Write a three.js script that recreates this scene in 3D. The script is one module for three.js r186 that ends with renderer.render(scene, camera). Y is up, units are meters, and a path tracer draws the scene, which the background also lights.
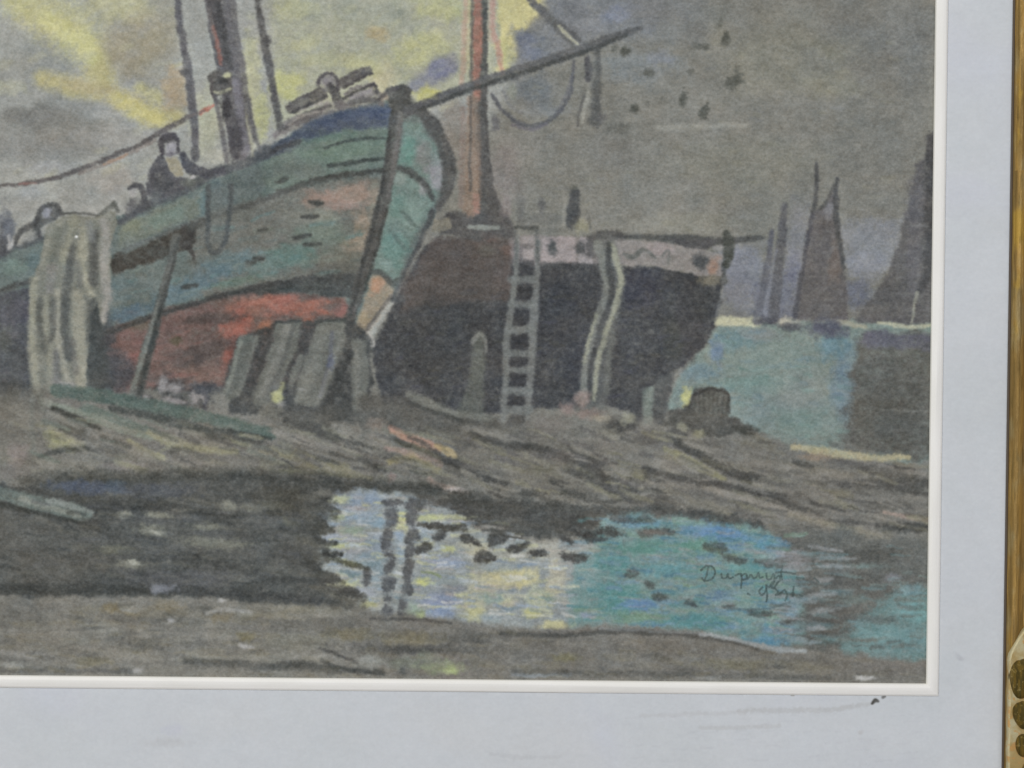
import * as THREE from 'three';
import { RectAreaLightUniformsLib } from 'three/addons/lights/RectAreaLightUniformsLib.js';
import { toCreasedNormals } from 'three/addons/utils/BufferGeometryUtils.js';

// ------------------------------------------------------------------ camera, light, exposure
const PX = 0.0006;                 // one unit of the picture plan (see at()) is 0.6 mm
const MID = 1.5;                   // height of the middle of the view
const scene = new THREE.Scene();
scene.background = new THREE.Color().setRGB(0.3, 0.3, 0.305);   // dim room
const camera = new THREE.PerspectiveCamera(20, 4 / 3, 0.05, 30);
{
  const D = 0.2304 / Math.tan(Math.PI / 18), tilt = 0.025;
  camera.position.set(0, MID + D * Math.sin(tilt), D * Math.cos(tilt));
  camera.lookAt(0, MID, 0);
  camera.rotateZ(0.0091);          // the picture hangs a hair off level
}
RectAreaLightUniformsLib.init();
function softLamp(w, h, pos, color, intensity) {
  const l = new THREE.RectAreaLight(color, intensity, w, h);
  l.position.set(...pos); l.lookAt(0, MID, 0); scene.add(l);
}
softLamp(1.6, 1.4, [-1.9, MID + 1.9, 2.1], 0xfcfbf5, 8.9);        // large soft key, above left
softLamp(2.4, 2.0, [0.9, MID + 0.5, 3.6], 0xf2f4ff, 3.0);        // pale room light from the front
const renderer = new THREE.WebGLRenderer({ antialias: true });
renderer.setSize(1024, 768);
renderer.shadowMap.enabled = true;
renderer.toneMapping = THREE.LinearToneMapping;
renderer.toneMappingExposure = 1.0;

// ------------------------------------------------------------------ helpers
function rng(seed) { let a = seed >>> 0; return () => { a = (a + 0x6D2B79F5) | 0; let t = Math.imul(a ^ (a >>> 15), 1 | a); t = (t + Math.imul(t ^ (t >>> 7), 61 | t)) ^ t; return ((t ^ (t >>> 14)) >>> 0) / 4294967296; }; }
const clamp = (x, a = 0, b = 1) => x < a ? a : x > b ? b : x;
const sst = (a, b, x) => { const t = clamp((x - a) / (b - a)); return t * t * (3 - 2 * t); };
const hash = (i, j, s) => { let h = Math.imul(i, 374761393) ^ Math.imul(j, 668265263) ^ Math.imul(s, 1274126177); h = Math.imul(h ^ (h >>> 13), 1274126177); return ((h ^ (h >>> 16)) >>> 0) / 4294967296; };
function vnoise(x, y, s) { const i = Math.floor(x), j = Math.floor(y), u = x - i, v = y - j, a = u * u * (3 - 2 * u), b = v * v * (3 - 2 * v); const p = hash(i, j, s), q = hash(i + 1, j, s), r = hash(i, j + 1, s), t = hash(i + 1, j + 1, s); return p + (q - p) * a + (r - p) * b + (p - q - r + t) * a * b; }
const fbm = (x, y, s) => (vnoise(x, y, s) * 8 + vnoise(x * 2.03, y * 2.03, s + 1) * 4 + vnoise(x * 4.1, y * 4.1, s + 2) * 2 + vnoise(x * 8.3, y * 8.3, s + 3)) / 15;
const toLin = (c) => c <= 0.04045 ? c / 12.92 : Math.pow((c + 0.055) / 1.055, 2.4);
const toS = (c) => c <= 0.0031308 ? c * 12.92 : 1.055 * Math.pow(c, 1 / 2.4) - 0.055;
// plan of the picture: x to the right, y down, in units of 0.6 mm; (512, 384) is the middle of the view
const at = (x, y, z = 0) => new THREE.Vector3((x - 512) * PX, MID - (y - 384) * PX, z);

// a sheet that is worked on with pastel: soft-edged masks laid down through the tooth of the paper
const TILE = 512, tooth = new Float32Array(TILE * TILE);
{
  const r = rng(7), w = new Float32Array(TILE * TILE); for (let i = 0; i < w.length; i++) w[i] = r();
  const g = (x, y) => w[((y + TILE) % TILE) * TILE + (x + TILE) % TILE];
  let lo = 9, hi = -9;
  for (let y = 0; y < TILE; y++) for (let x = 0; x < TILE; x++) {
    let v = g(x, y) * 0.28 + 0.18 * (g(x + 1, y) + g(x, y + 1) + g(x - 1, y) + g(x, y - 1)) + 0.09 * (g(x + 1, y + 1) + g(x - 1, y - 1) + g(x + 1, y - 1) + g(x - 1, y + 1));
    v += 0.25 * (g(x, y) + g(x + 1, y) + g(x + 2, y) + g(x + 3, y)) / 4 + 0.18 * (g(x + 7, y) + g(x + 7, y + 1) + g(x + 7, y + 2)) / 3;
    tooth[y * TILE + x] = v; lo = Math.min(lo, v); hi = Math.max(hi, v);
  }
  for (let i = 0; i < tooth.length; i++) tooth[i] = clamp(((tooth[i] - lo) / (hi - lo) - 0.5) * 1.5 + 0.5);
}
class Sheet {
  constructor(x0, y0, x1, y1, k, turn, base) {
    Object.assign(this, { x0, y0, k, c: Math.cos(turn), s: Math.sin(turn), W: Math.round((x1 - x0) * k), H: Math.round((y1 - y0) * k), seed: 11 });
    this.b = new Float32Array(this.W * this.H * 3);
    for (let i = 0; i < this.b.length; i += 3) { this.b[i] = base[0]; this.b[i + 1] = base[1]; this.b[i + 2] = base[2]; }
    this.m = new Float32Array(this.W * this.H); this.m2 = new Float32Array(this.W * this.H);
  }
  map([x, y]) { const dx = x - 512, dy = y - 384; return [(512 + dx * this.c + dy * this.s - this.x0) * this.k, (384 - dx * this.s + dy * this.c - this.y0) * this.k]; }
  lay(bx0, by0, bx1, by1, col, op, grain) {
    const { W, b, m } = this;
    for (let y = by0; y <= by1; y++) for (let x = bx0; x <= bx1; x++) {
      const i = y * W + x, v = m[i]; if (v <= 0.004) continue; m[i] = 0;
      const t = tooth[(y % TILE) * TILE + (x % TILE)];
      const rub = 0.72 + 0.5 * vnoise(x * 0.17, y * 0.2, 401) + 0.16 * vnoise(x * 0.4, y * 0.4, 402) - 0.08;
      let a = v * (1 - grain) + grain * sst(t - 0.42, t + 0.42, v * 0.96 + 0.02);
      a *= (1 - Math.pow(1 - Math.min(op, 0.98), 1.35)) * (1 - grain * 0.2 * t) * Math.min(1, rub);
      const j = i * 3; b[j] += (col[0] - b[j]) * a; b[j + 1] += (col[1] - b[j + 1]) * a; b[j + 2] += (col[2] - b[j + 2]) * a;
    }
  }
  box(x0, y0, x1, y1) { return [Math.max(0, Math.floor(x0)), Math.max(0, Math.floor(y0)), Math.min(this.W - 1, Math.ceil(x1)), Math.min(this.H - 1, Math.ceil(y1))]; }
  // a drawn line: points [x, y, width]
  S(col, pts, op = 0.9, soft = 1, grain = 0.5) {
    const k = this.k, q = pts.map((p) => [...this.map(p), (p[2] ?? pts[0][2] ?? 3) * k / 2]), n = q.length, sd = this.seed++;
    const out = [], at_ = (i) => q[clamp(i, 0, n - 1)];
    for (let i = 0; i < n - 1; i++) {
      const [a, p, d, e] = [at_(i - 1), at_(i), at_(i + 1), at_(i + 2)], len = Math.hypot(d[0] - p[0], d[1] - p[1]), N = Math.max(2, Math.ceil(len / Math.max(0.8, Math.min(p[2], d[2]) * 0.5)));
      for (let u = 0; u < N; u++) { const t = u / N, o = []; for (let c = 0; c < 2; c++) o.push(0.5 * (2 * p[c] + (d[c] - a[c]) * t + (2 * a[c] - 5 * p[c] + 4 * d[c] - e[c]) * t * t + (3 * p[c] - a[c] - 3 * d[c] + e[c]) * t * t * t)); o.push(p[2] + (d[2] - p[2]) * t); out.push(o); }
    }
    out.push(q[n - 1]);
    const sf = soft * k; let X0 = 1e9, Y0 = 1e9, X1 = -1e9, Y1 = -1e9, { W, m } = this, len = 0;
    for (let i = 0; i < out.length; i++) {
      const o = out[i]; if (i) len += Math.hypot(o[0] - out[i - 1][0], o[1] - out[i - 1][1]);
      const r = o[2] * 1.2 * (0.88 + 0.24 * vnoise(len * 0.05, 3.3, sd)), x = o[0] + (vnoise(len * 0.05, 9.1, sd) - 0.5) * 1.6, y = o[1] + (vnoise(len * 0.05, 17.7, sd) - 0.5) * 1.6, R = r + sf * 1.3, press = 0.8 + 0.3 * vnoise(len * 0.06, 31.3, sd);
      const [x0, y0, x1, y1] = this.box(x - R, y - R, x + R, y + R);
      X0 = Math.min(X0, x0); Y0 = Math.min(Y0, y0); X1 = Math.max(X1, x1); Y1 = Math.max(Y1, y1);
      for (let yy = y0; yy <= y1; yy++) for (let xx = x0; xx <= x1; xx++) { const v = (1 - sst(Math.max(r * 0.2, r - sf * 1.5), r + sf * 1.3, Math.hypot(xx - x, yy - y))) * press, i2 = yy * W + xx; if (v > m[i2]) m[i2] = v; }
    }
    if (X1 >= X0) this.lay(X0, Y0, X1, Y1, col, op, grain);
  }
  // a rubbed patch: ellipse that fades out
  B(col, x, y, rx, ry, op = 0.7, ang = 0, grain = 0.3) {
    const k = this.k, [cx, cy] = this.map([x, y]), R = Math.max(rx, ry) * k * 1.6, [x0, y0, x1, y1] = this.box(cx - R, cy - R, cx + R, cy + R), ca = Math.cos(ang), sa = Math.sin(ang), { W, m } = this, sd = this.seed++, ir = 1 / Math.max(6, Math.min(rx, ry) * k);
    for (let yy = y0; yy <= y1; yy++) for (let xx = x0; xx <= x1; xx++) {
      const dx = xx - cx, dy = yy - cy, u = (dx * ca + dy * sa) / (rx * k), v = (-dx * sa + dy * ca) / (ry * k), d = Math.hypot(u, v) * (0.72 + 0.56 * vnoise(xx * ir * 1.7, yy * ir * 1.7, sd)); if (d < 1.5) m[yy * W + xx] = 1 - sst(0.35, 1.45, d);
    }
    this.lay(x0, y0, x1, y1, col, op, grain);
  }
  // a filled patch with an outline
  P(col, pts, op = 1, soft = 1.2, wob = 1.2, grain = 0.4) {
    const k = this.k, q = pts.map((p) => this.map(p)), pad = (soft * 2 + wob + 2) * k, { W, m, m2 } = this, sd = this.seed++;
    const [x0, y0, x1, y1] = this.box(Math.min(...q.map((p) => p[0])) - pad, Math.min(...q.map((p) => p[1])) - pad, Math.max(...q.map((p) => p[0])) + pad, Math.max(...q.map((p) => p[1])) + pad);
    for (let y = y0; y <= y1; y++) {
      const xs = []; for (let i = 0; i < q.length; i++) { const a = q[i], d = q[(i + 1) % q.length]; if ((a[1] > y) !== (d[1] > y)) xs.push(a[0] + (y - a[1]) / (d[1] - a[1]) * (d[0] - a[0])); }
      xs.sort((a, d) => a - d);
      for (let i = 0; i + 1 < xs.length; i += 2) for (let x = Math.max(x0, Math.ceil(xs[i])); x <= Math.min(x1, xs[i + 1]); x++) m2[y * W + x] = 1;
    }
    const r = Math.max(1, Math.round(soft * k * 0.6));
    const blur = (A, B, step, n0, n1, o0, o1, os) => { for (let o = o0; o <= o1; o++) { let s = 0; const f = (n) => A[o * os + clamp(n, n0, n1) * step]; for (let n = n0 - r; n <= n0 + r; n++) s += f(n); for (let n = n0; n <= n1; n++) { B[o * os + n * step] = s / (2 * r + 1); s += f(n + r + 1) - f(n - r); } } };
    for (let p = 0; p < 2; p++) { blur(m2, m, 1, x0, x1, y0, y1, W); blur(m, m2, W, y0, y1, x0, x1, 1); }
    const wk = wob * k * 2;
    for (let y = y0; y <= y1; y++) for (let x = x0; x <= x1; x++) {
      const wx = Math.round(x + (fbm(x * 0.05, y * 0.05, sd) - 0.5) * wk * 2), wy = Math.round(y + (fbm(x * 0.05 + 50, y * 0.05, sd) - 0.5) * wk * 2);
      m[y * W + x] = m2[clamp(wy, y0, y1) * W + clamp(wx, x0, x1)];
    }
    for (let y = y0; y <= y1; y++) m2.fill(0, y * W + x0, y * W + x1 + 1);
    this.lay(x0, y0, x1, y1, col, op, grain);
  }
  // many short pastel strokes over an area [x0, y0, x1, y1]
  hatch(cols, [x0, y0, x1, y1], n, ang, len, w, op, seed, inside) {
    const r = rng(seed);
    for (let i = 0; i < n; i++) {
      const x = x0 + (x1 - x0) * r(), y = y0 + (y1 - y0) * r(), a = ang + (r() - 0.5) * 0.35, L = len * (0.4 + r()), c = cols[Math.floor(r() * cols.length)], ww = w * (0.5 + r()), o = op * (0.5 + r() * 0.8);
      if (inside && !inside(x, y)) continue;
      this.S(c, [[x - Math.cos(a) * L / 2, y - Math.sin(a) * L / 2, ww], [x, y + (r() - 0.5) * L * 0.08, ww * 1.1], [x + Math.cos(a) * L / 2, y + Math.sin(a) * L / 2, ww * 0.6]], o, ww * 0.35, 0.7);
    }
  }
  // rubbing with the finger: small wander of the pigment, then a light blur
  smudge(amp, rad) {
    const { W, H, b } = this, s = new Float32Array(b), w = []; let sum = 0, R = Math.ceil(rad * 2);
    for (let i = -R; i <= R; i++) { const g = Math.exp(-i * i / (2 * rad * rad)); w.push(g); sum += g; }
    for (let y = 0; y < H; y++) for (let x = 0; x < W; x++) {
      const sx = clamp(Math.round(x + (vnoise(x * 0.11, y * 0.11, 501) - 0.5) * amp * 2 + (vnoise(x * 0.3, y * 0.3, 502) - 0.5) * amp), 0, W - 1), sy = clamp(Math.round(y + (vnoise(x * 0.11, y * 0.11, 503) - 0.5) * amp * 2 + (vnoise(x * 0.3, y * 0.3, 504) - 0.5) * amp), 0, H - 1), i = (y * W + x) * 3, j = (sy * W + sx) * 3;
      b[i] = s[j]; b[i + 1] = s[j + 1]; b[i + 2] = s[j + 2];
    }
    for (const [A, B, step, lim] of [[b, s, 3, 'x'], [s, b, W * 3, 'y']]) for (let y = 0; y < H; y++) for (let x = 0; x < W; x++) {
      const i = (y * W + x) * 3; let r = 0, g = 0, l = 0;
      for (let k = -R; k <= R; k++) { const j = lim === 'x' ? i + (clamp(x + k, 0, W - 1) - x) * 3 : i + (clamp(y + k, 0, H - 1) - y) * W * 3, q = w[k + R]; r += A[j] * q; g += A[j + 1] * q; l += A[j + 2] * q; }
      B[i] = r / sum; B[i + 1] = g / sum; B[i + 2] = l / sum;
    }
  }
  // firm up the marks: each tone moves a little away from the average of its neighbourhood
  firm(rad, amt) {
    const { W, H, b } = this, A = new Float32Array(b), T = new Float32Array(b.length);
    for (let p = 0; p < 2; p++) {
      for (let y = 0; y < H; y++) for (let c = 0; c < 3; c++) { const at = (x) => A[(y * W + clamp(x, 0, W - 1)) * 3 + c]; let s = 0; for (let x = -rad; x <= rad; x++) s += at(x); for (let x = 0; x < W; x++) { T[(y * W + x) * 3 + c] = s / (2 * rad + 1); s += at(x + rad + 1) - at(x - rad); } }
      for (let x = 0; x < W; x++) for (let c = 0; c < 3; c++) { const at = (y) => T[(clamp(y, 0, H - 1) * W + x) * 3 + c]; let s = 0; for (let y = -rad; y <= rad; y++) s += at(y); for (let y = 0; y < H; y++) { A[(y * W + x) * 3 + c] = s / (2 * rad + 1); s += at(y + rad + 1) - at(y - rad); } }
    }
    for (let i = 0; i < b.length; i++) b[i] = clamp(b[i] + (b[i] - A[i]) * amt, 34, 225);
  }
  // a dab with an uneven outline
  dab(col, x, y, rx, ry, a, op) {
    const r = rng(Math.round(x * 131 + y * 17)), pts = [], n = 11, ca = Math.cos(a), sa = Math.sin(a);
    for (let i = 0; i < n; i++) { const t = i / n * 2 * Math.PI, q = 0.8 + 0.4 * r(), u = Math.sign(Math.cos(t)) * Math.pow(Math.abs(Math.cos(t)), 0.7) * rx * q, v = Math.sin(t) * ry * q; pts.push([x + u * ca - v * sa, y + u * sa + v * ca]); }
    this.P(col, pts, op, 2, 2, 0.7);
  }
  texture(gain, grain, patch, sat = 1) {
    const { W, H, b } = this, data = new Uint8Array(W * H * 4), lut = new Float32Array(1024);
    for (let i = 0; i < 1024; i++) lut[i] = 255 * toS(clamp(toLin(i / 1023) * gain));
    for (let y = 0; y < H; y++) for (let x = 0; x < W; x++) {
      const i = y * W + x, o = ((H - 1 - y) * W + x) * 4, t = (hash(x, y, 5) + hash(x, y >> 1, 6) + hash(x >> 1, y, 7)) / 3 - 0.5, t2 = tooth[((y + 200) % TILE) * TILE + ((x + 133) % TILE)] - 0.5;
      const lo = patch ? (fbm(x * 0.012, y * 0.015, 71) - 0.5) * patch + (fbm(x * 0.05, y * 0.075, 81) - 0.5) * patch * 1.5 + (vnoise(x * 0.21, y * 0.27, 85) - 0.5) * patch * 1.0 : 0, hu = patch ? (fbm(x * 0.03, y * 0.035, 91) - 0.5) * patch * 0.35 : 0, g = (t * 0.6 + t2 * 0.9) * grain, ch = (tooth[((y + 77) % TILE) * TILE + ((x + 301) % TILE)] - 0.5) * grain * 0.14;
      const L0 = (b[i * 3] + b[i * 3 + 1] + b[i * 3 + 2]) / 3;
      for (let c = 0; c < 3; c++) data[o + c] = lut[Math.round(clamp((L0 + (b[i * 3 + c] - L0) * sat + lo + g + (c === 0 ? hu + ch - 0.6 * (grain > 10) : c === 2 ? -hu - ch + 0.8 * (grain > 10) : 0.9 * (grain > 10))) / 255) * 1023)];
      data[o + 3] = 255;
    }
    const tx = new THREE.DataTexture(data, W, H); tx.colorSpace = THREE.SRGBColorSpace; tx.magFilter = THREE.LinearFilter; tx.minFilter = THREE.LinearMipmapLinearFilter; tx.generateMipmaps = true; tx.needsUpdate = true;
    return tx;
  }
}

// ------------------------------------------------------------------ sizes of the framed picture (plan units)
const OPEN = { l: -285, t: -214, r: 930.0, b: 680.8 };     // sight opening of the white slip
const SLIP = 11.9, FRAME = { l: -365, t: -294, r: 1006.0, b: 796 };   // inner edge of the gilt frame
const TURN = 0.0091;

// ------------------------------------------------------------------ the pastel drawing
const K = 1.55, d = new Sheet(OPEN.l - 12, OPEN.t - 12, OPEN.r + 12, OPEN.b + 12, K, TURN, [124, 122, 114]);
const S = (c, p, o, s, g) => d.S(c, p, o, s, g), B = (c, x, y, rx, ry, o, a, g) => d.B(c, x, y, rx, ry, o, a, g), P = (c, p, o, s, w, g) => d.P(c, p, o, s, w, g), H = (...a) => d.hatch(...a);
const L = (c, w, pts, o, s, g) => S(c, pts.map((p) => [p[0], p[1], p[2] ?? w]), o, s, g);   // a line of one width

// --- sky
P([152, 152, 146], [[-310, -240], [500, -240], [506, 110], [300, 240], [-310, 300]], 1, 14, 4);
B([158, 158, 150], 10, 30, 60, 40, .6); B([162, 158, 132], -80, -60, 120, 60, .6); B([176, 172, 130], -160, 40, 80, 30, .5, .3);
B([140, 140, 133], 38, 52, 52, 20, .85, .25); B([142, 142, 135], 20, 75, 40, 16, .5);
L([184, 179, 126], 30, [[18, 2, 20], [50, 18, 36], [80, 38, 34], [98, 58, 22], [104, 76, 12]], .85, 12, .3);
L([192, 188, 128], 14, [[50, 22, 10], [80, 40, 14], [98, 58, 12]], .6, 7, .3);
B([176, 172, 130], 118, 8, 40, 18, .7); B([170, 166, 132], 60, -40, 90, 40, .6);
B([151, 142, 118], 140, 46, 34, 34, .8, .9); B([152, 146, 124], 165, 25, 18, 26, .5); B([146, 138, 118], 125, 62, 16, 16, .5);
B([156, 156, 149], 166, 70, 22, 14, .3); B([156, 158, 152], 190, 50, 16, 40, .5);
L([176, 168, 122], 13, [[44, 80, 8], [75, 88, 15], [108, 93, 16], [134, 106, 18], [152, 116, 16], [176, 117, 9]], .85, 8, .3);
L([190, 181, 118], 10, [[118, 100, 7], [138, 110, 13], [158, 119, 10]], .75, 6, .3); L([188, 181, 118], 8, [[140, 88, 5], [154, 96, 11], [160, 100, 5]], .5, 5, .3);
B([166, 152, 116], 90, 88, 26, 8, .5, .1); B([164, 144, 114], 176, 90, 12, 22, .7); B([176, 166, 118], 100, 76, 14, 12, .6);
B([128, 127, 121], 52, 124, 62, 24, .9, .1); B([132, 131, 127], 40, 148, 70, 16, .7); B([136, 131, 122], 80, 138, 44, 15, .5); B([118, 116, 112], 35, 118, 30, 12, .5); B([126, 125, 120], -120, 120, 120, 40, .8);
B([140, 142, 140], 96, 112, 24, 10, .4); B([158, 158, 152], 12, 98, 30, 12, .5); B([166, 164, 140], 6, 88, 22, 8, .5);
B([150, 150, 149], 50, 168, 26, 8, .6); B([154, 152, 148], 120, 140, 40, 14, .4); B([150, 148, 141], 70, 196, 90, 18, .85); B([158, 150, 140], 112, 178, 22, 14, .6); B([150, 154, 158], 32, 193, 16, 8, .5); B([165, 164, 154], 50, 190, 10, 14, .5); B([140, 138, 132], 20, 205, 26, 12, .5); B([148, 148, 142], -100, 190, 130, 26, .8);
B([172, 171, 148], 208, 122, 15, 36, .85); B([168, 166, 152], 214, 156, 14, 9, .7); B([152, 152, 146], 200, 25, 14, 40, .7); B([152, 151, 145], 236, 30, 12, 40, .6); B([176, 174, 138], 252, 85, 10, 55, .75); B([176, 176, 120], 263, 118, 8, 22, .6);
// sky between the masts
P([162, 162, 138], [[262, -240], [500, -240], [512, 70], [430, 104], [300, 124], [276, 135]], .85, 10, 3); B([168, 168, 138], 370, -80, 120, 70, .6);
B([152, 154, 140], 330, 5, 46, 18, .6); B([155, 156, 140], 320, 52, 34, 16, .5); B([178, 177, 120], 287, 86, 16, 15, .85); B([174, 172, 130], 305, 45, 20, 8, .5, -.2); B([172, 170, 128], 335, 60, 44, 9, .45); B([178, 176, 126], 420, 50, 30, 18, .75, -.5); B([174, 174, 124], 440, 10, 30, 12, .6); B([174, 172, 126], 300, 10, 24, 10, .4); B([172, 154, 116], 377, 34, 11, 8, .6); B([182, 172, 136], 382, 78, 13, 18, .7); B([180, 176, 128], 366, 68, 20, 10, .5); B([150, 152, 138], 390, 16, 26, 14, .5); B([135, 138, 124], 401, 14, 4, 4, .5);
B([118, 118, 132], 442, 66, 17, 12, .85, -.35); B([106, 107, 122], 438, 74, 11, 7, .6); L([122, 122, 140], 12, [[412, 88, 6], [426, 80, 14], [444, 70, 18]], .6, 5, .3); B([180, 176, 106], 428, 95, 14, 8, .85); B([176, 160, 124], 470, 30, 8, 40, .5);
P([124, 122, 114], [[500, -240], [940, -240], [940, -90], [560, -60], [520, -90]], .6, 14, 8); B([150, 148, 130], 500, -130, 70, 90, .8);
// right half of the sky
B([122, 119, 110], 560, 160, 60, 50, .6); B([118, 119, 117], 640, 20, 90, 30, .7); B([120, 125, 126], 640, 68, 40, 18, .8); B([126, 130, 138], 660, 60, 14, 9, .5); B([130, 127, 112], 770, 60, 60, 40, .6); B([134, 130, 112], 835, 48, 26, 12, .6); B([132, 129, 112], 830, 85, 34, 14, .5); B([127, 125, 113], 740, 165, 70, 30, .6); B([120, 120, 116], 880, 30, 70, 34, .7); B([116, 117, 114], 910, 50, 30, 40, .6); B([120, 119, 112], 880, 140, 60, 40, .5); B([131, 129, 121], 640, 210, 70, 24, .7); B([136, 134, 122], 690, 222, 50, 10, .6); B([114, 112, 106], 610, 150, 30, 20, .5); B([124, 121, 112], 760, -90, 240, 100, .6);
P([194, 184, 128], [[494, -52], [520, -70], [546, -40], [546, 4], [534, 18], [522, 32], [514, 52], [512, 74], [500, 78]], .95, 5, 4);
B([192, 186, 134], 520, 10, 18, 18, .5); B([178, 176, 130], 508, 62, 8, 18, .6);
P([120, 122, 125], [[552, -60], [660, -60], [660, 30], [600, 40], [560, 60], [512, 72], [516, 50], [528, 30], [545, 22]], .85, 8, 4); B([104, 109, 122], 525, 40, 16, 9, .8, .3); B([112, 118, 134], 532, 54, 12, 9, .6); B([126, 132, 148], 616, 14, 18, 9, .6, -.3); B([110, 111, 114], 570, 12, 18, 12, .5); B([128, 129, 132], 590, 26, 20, 8, .5); B([112, 113, 113], 660, 8, 40, 16, .5);
B([112, 115, 118], 534, 92, 24, 18, .6); B([100, 104, 106], 536, 90, 15, 12, .6); B([140, 140, 124], 512, 92, 6, 8, .5); B([126, 130, 134], 545, 112, 22, 7, .4);
B([126, 122, 114], 515, 150, 24, 36, .6); B([132, 122, 118], 503, 170, 20, 30, .5); B([126, 122, 112], 455, 170, 16, 50, .6); B([134, 124, 114], 452, 130, 12, 36, .6);
H([[140, 138, 128], [112, 110, 102], [134, 130, 108], [116, 118, 120]], [520, 40, 925, 300], 260, .05, 9, 3, .16, 21);
H([[168, 168, 160], [138, 136, 128], [178, 172, 130], [140, 142, 146]], [0, 0, 200, 210], 90, -.4, 12, 5, .13, 22);
H([[178, 176, 132], [150, 150, 136], [170, 164, 140]], [268, 0, 470, 110], 80, -.5, 12, 4, .14, 23);
L([148, 146, 136], 3, [[655, 128], [690, 127, 4], [745, 125, 2]], .5, 2);
// dark specks
for (const [x, y, rx, ry, a, o] of [[624, 52, 5, 5, 0, .9], [614, 50, 4, 4, 0, .5], [648, 74, 5, 4, 0, .6], [634, 109, 4, 5.5, .3, .8], [682, 99, 3.4, 9, .05, .85], [703, 112, 4, 8, .2, .95], [731, 82, 9, 6.5, -.3, .9], [736, 77, 5, 9, 0, .6], [724, 40, 4.5, 7, .2, .75], [704, 47, 5, 4, 0, .55], [694, 46, 4, 4, 0, .4], [719, 24, 4, 5, 0, .4], [690, 72, 4, 3, 0, .35], [660, 101, 4, 4, 0, .3], [646, 104, 3, 3, 0, .25], [618, 130, 12, 8, .2, .25], [573, 192, 5, 6, 0, .5]]) B([78, 79, 72], x, y, rx * 1.08, ry, o * .85, a, .5);
// sky near the sea
B([126, 130, 142], 742, 264, 26, 22, .75); B([120, 121, 130], 738, 290, 20, 24, .7); P([130, 133, 142], [[838, 222], [902, 216], [896, 250], [882, 274], [864, 282], [848, 280]], .6, 9, 3); B([138, 141, 152], 868, 262, 26, 10, .35); B([128, 130, 140], 795, 240, 14, 36, .5); B([120, 122, 136], 792, 268, 10, 16, .6); P([104, 106, 122], [[752, 286], [800, 268], [800, 322], [752, 322]], .6, 6, 3); B([104, 107, 120], 856, 294, 16, 16, .8); B([126, 126, 118], 770, 220, 20, 30, .4);

// --- sea on the right
P([124, 138, 131], [[660, 420], [676, 380], [700, 350], [720, 322], [935, 322], [935, 470], [700, 460]], 1, 3, 2);
B([126, 141, 134], 760, 360, 40, 20, .7); B([104, 132, 138], 735, 340, 20, 10, .6); B([104, 124, 148], 716, 351, 8, 13, .7); B([112, 136, 148], 700, 372, 20, 8, .5); B([112, 142, 136], 760, 385, 40, 10, .5); B([124, 138, 138], 780, 410, 50, 20, .6); B([118, 140, 132], 800, 420, 30, 14, .5); B([130, 132, 132], 760, 334, 20, 7, .5); B([132, 136, 130], 800, 390, 30, 20, .5); B([102, 130, 140], 836, 345, 22, 14, .8); B([108, 128, 142], 844, 385, 14, 34, .8);
P([95, 93, 87], [[858, 338], [940, 330], [940, 462], [850, 455], [840, 440], [848, 400]], .95, 7, 4); B([84, 83, 78], 900, 400, 30, 40, .5); B([96, 96, 92], 880, 430, 36, 10, .4);
P([94, 93, 102], [[866, 330], [940, 334], [940, 352], [905, 348], [860, 345]], .85, 3, 2);
H([[132, 148, 142], [106, 130, 140], [124, 132, 126], [112, 142, 134]], [700, 330, 850, 440], 130, .04, 12, 3, .22, 31);
H([[100, 99, 92], [78, 78, 72]], [856, 345, 928, 450], 60, .02, 12, 3, .25, 32); L([112, 112, 106], 1.6, [[880, 410], [905, 411], [925, 411]], .6, 1);
L([184, 181, 150], 8, [[716, 320.5], [735, 321], [757, 322]], .95, 1.6, .4);
// far sails
P([98, 94, 94], [[806, 236], [812, 208], [822, 206], [834, 186], [836, 225], [844, 272], [849, 320], [796, 320], [800, 280]], .9, 1.8, 1.5); B([110, 98, 90], 834, 264, 8, 18, .6); B([106, 101, 98], 815, 305, 16, 14, .6); B([88, 86, 88], 820, 250, 10, 20, .4); B([122, 121, 124], 828, 210, 5, 10, .6);
L([86, 85, 84], 4, [[815, 164, 3], [815, 190], [812, 212]], .8, 1.2); L([82, 82, 82], 4, [[836, 178, 3], [835, 200, 5], [836, 224, 5], [843, 268, 3]], .85, 1.2); L([88, 87, 84], 3, [[833, 186], [826, 200], [818, 210]], .7, 1.2); L([80, 79, 84], 3.5, [[811, 215], [804, 255], [797, 300], [793, 318]], .7, 1.4);
L([92, 91, 94], 8, [[783, 206, 4], [781, 235, 8], [777, 275, 9], [773, 318, 10]], .85, 1.5); L([98, 98, 104], 6, [[771, 232, 3], [767, 265, 6], [760, 300, 7], [757, 320, 8]], .8, 1.5); L([120, 121, 128], 2, [[775, 250], [768, 290], [764, 318]], .5, 1.2);
P([92, 90, 90], [[940, 110], [928, 138], [916, 168], [906, 206], [898, 244], [884, 276], [866, 304], [852, 322], [940, 324]], .92, 2.4, 2); B([104, 101, 104], 912, 250, 8, 40, .5); B([104, 100, 96], 870, 312, 18, 8, .5); B([96, 95, 100], 914, 200, 10, 26, .4); L([72, 71, 72], 7, [[930, 140, 10], [928, 200, 7], [926, 270, 6], [919, 290, 4]], .7, 3); L([118, 117, 116], 2, [[908, 225], [926, 226]], .5, 1.2);
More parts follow.
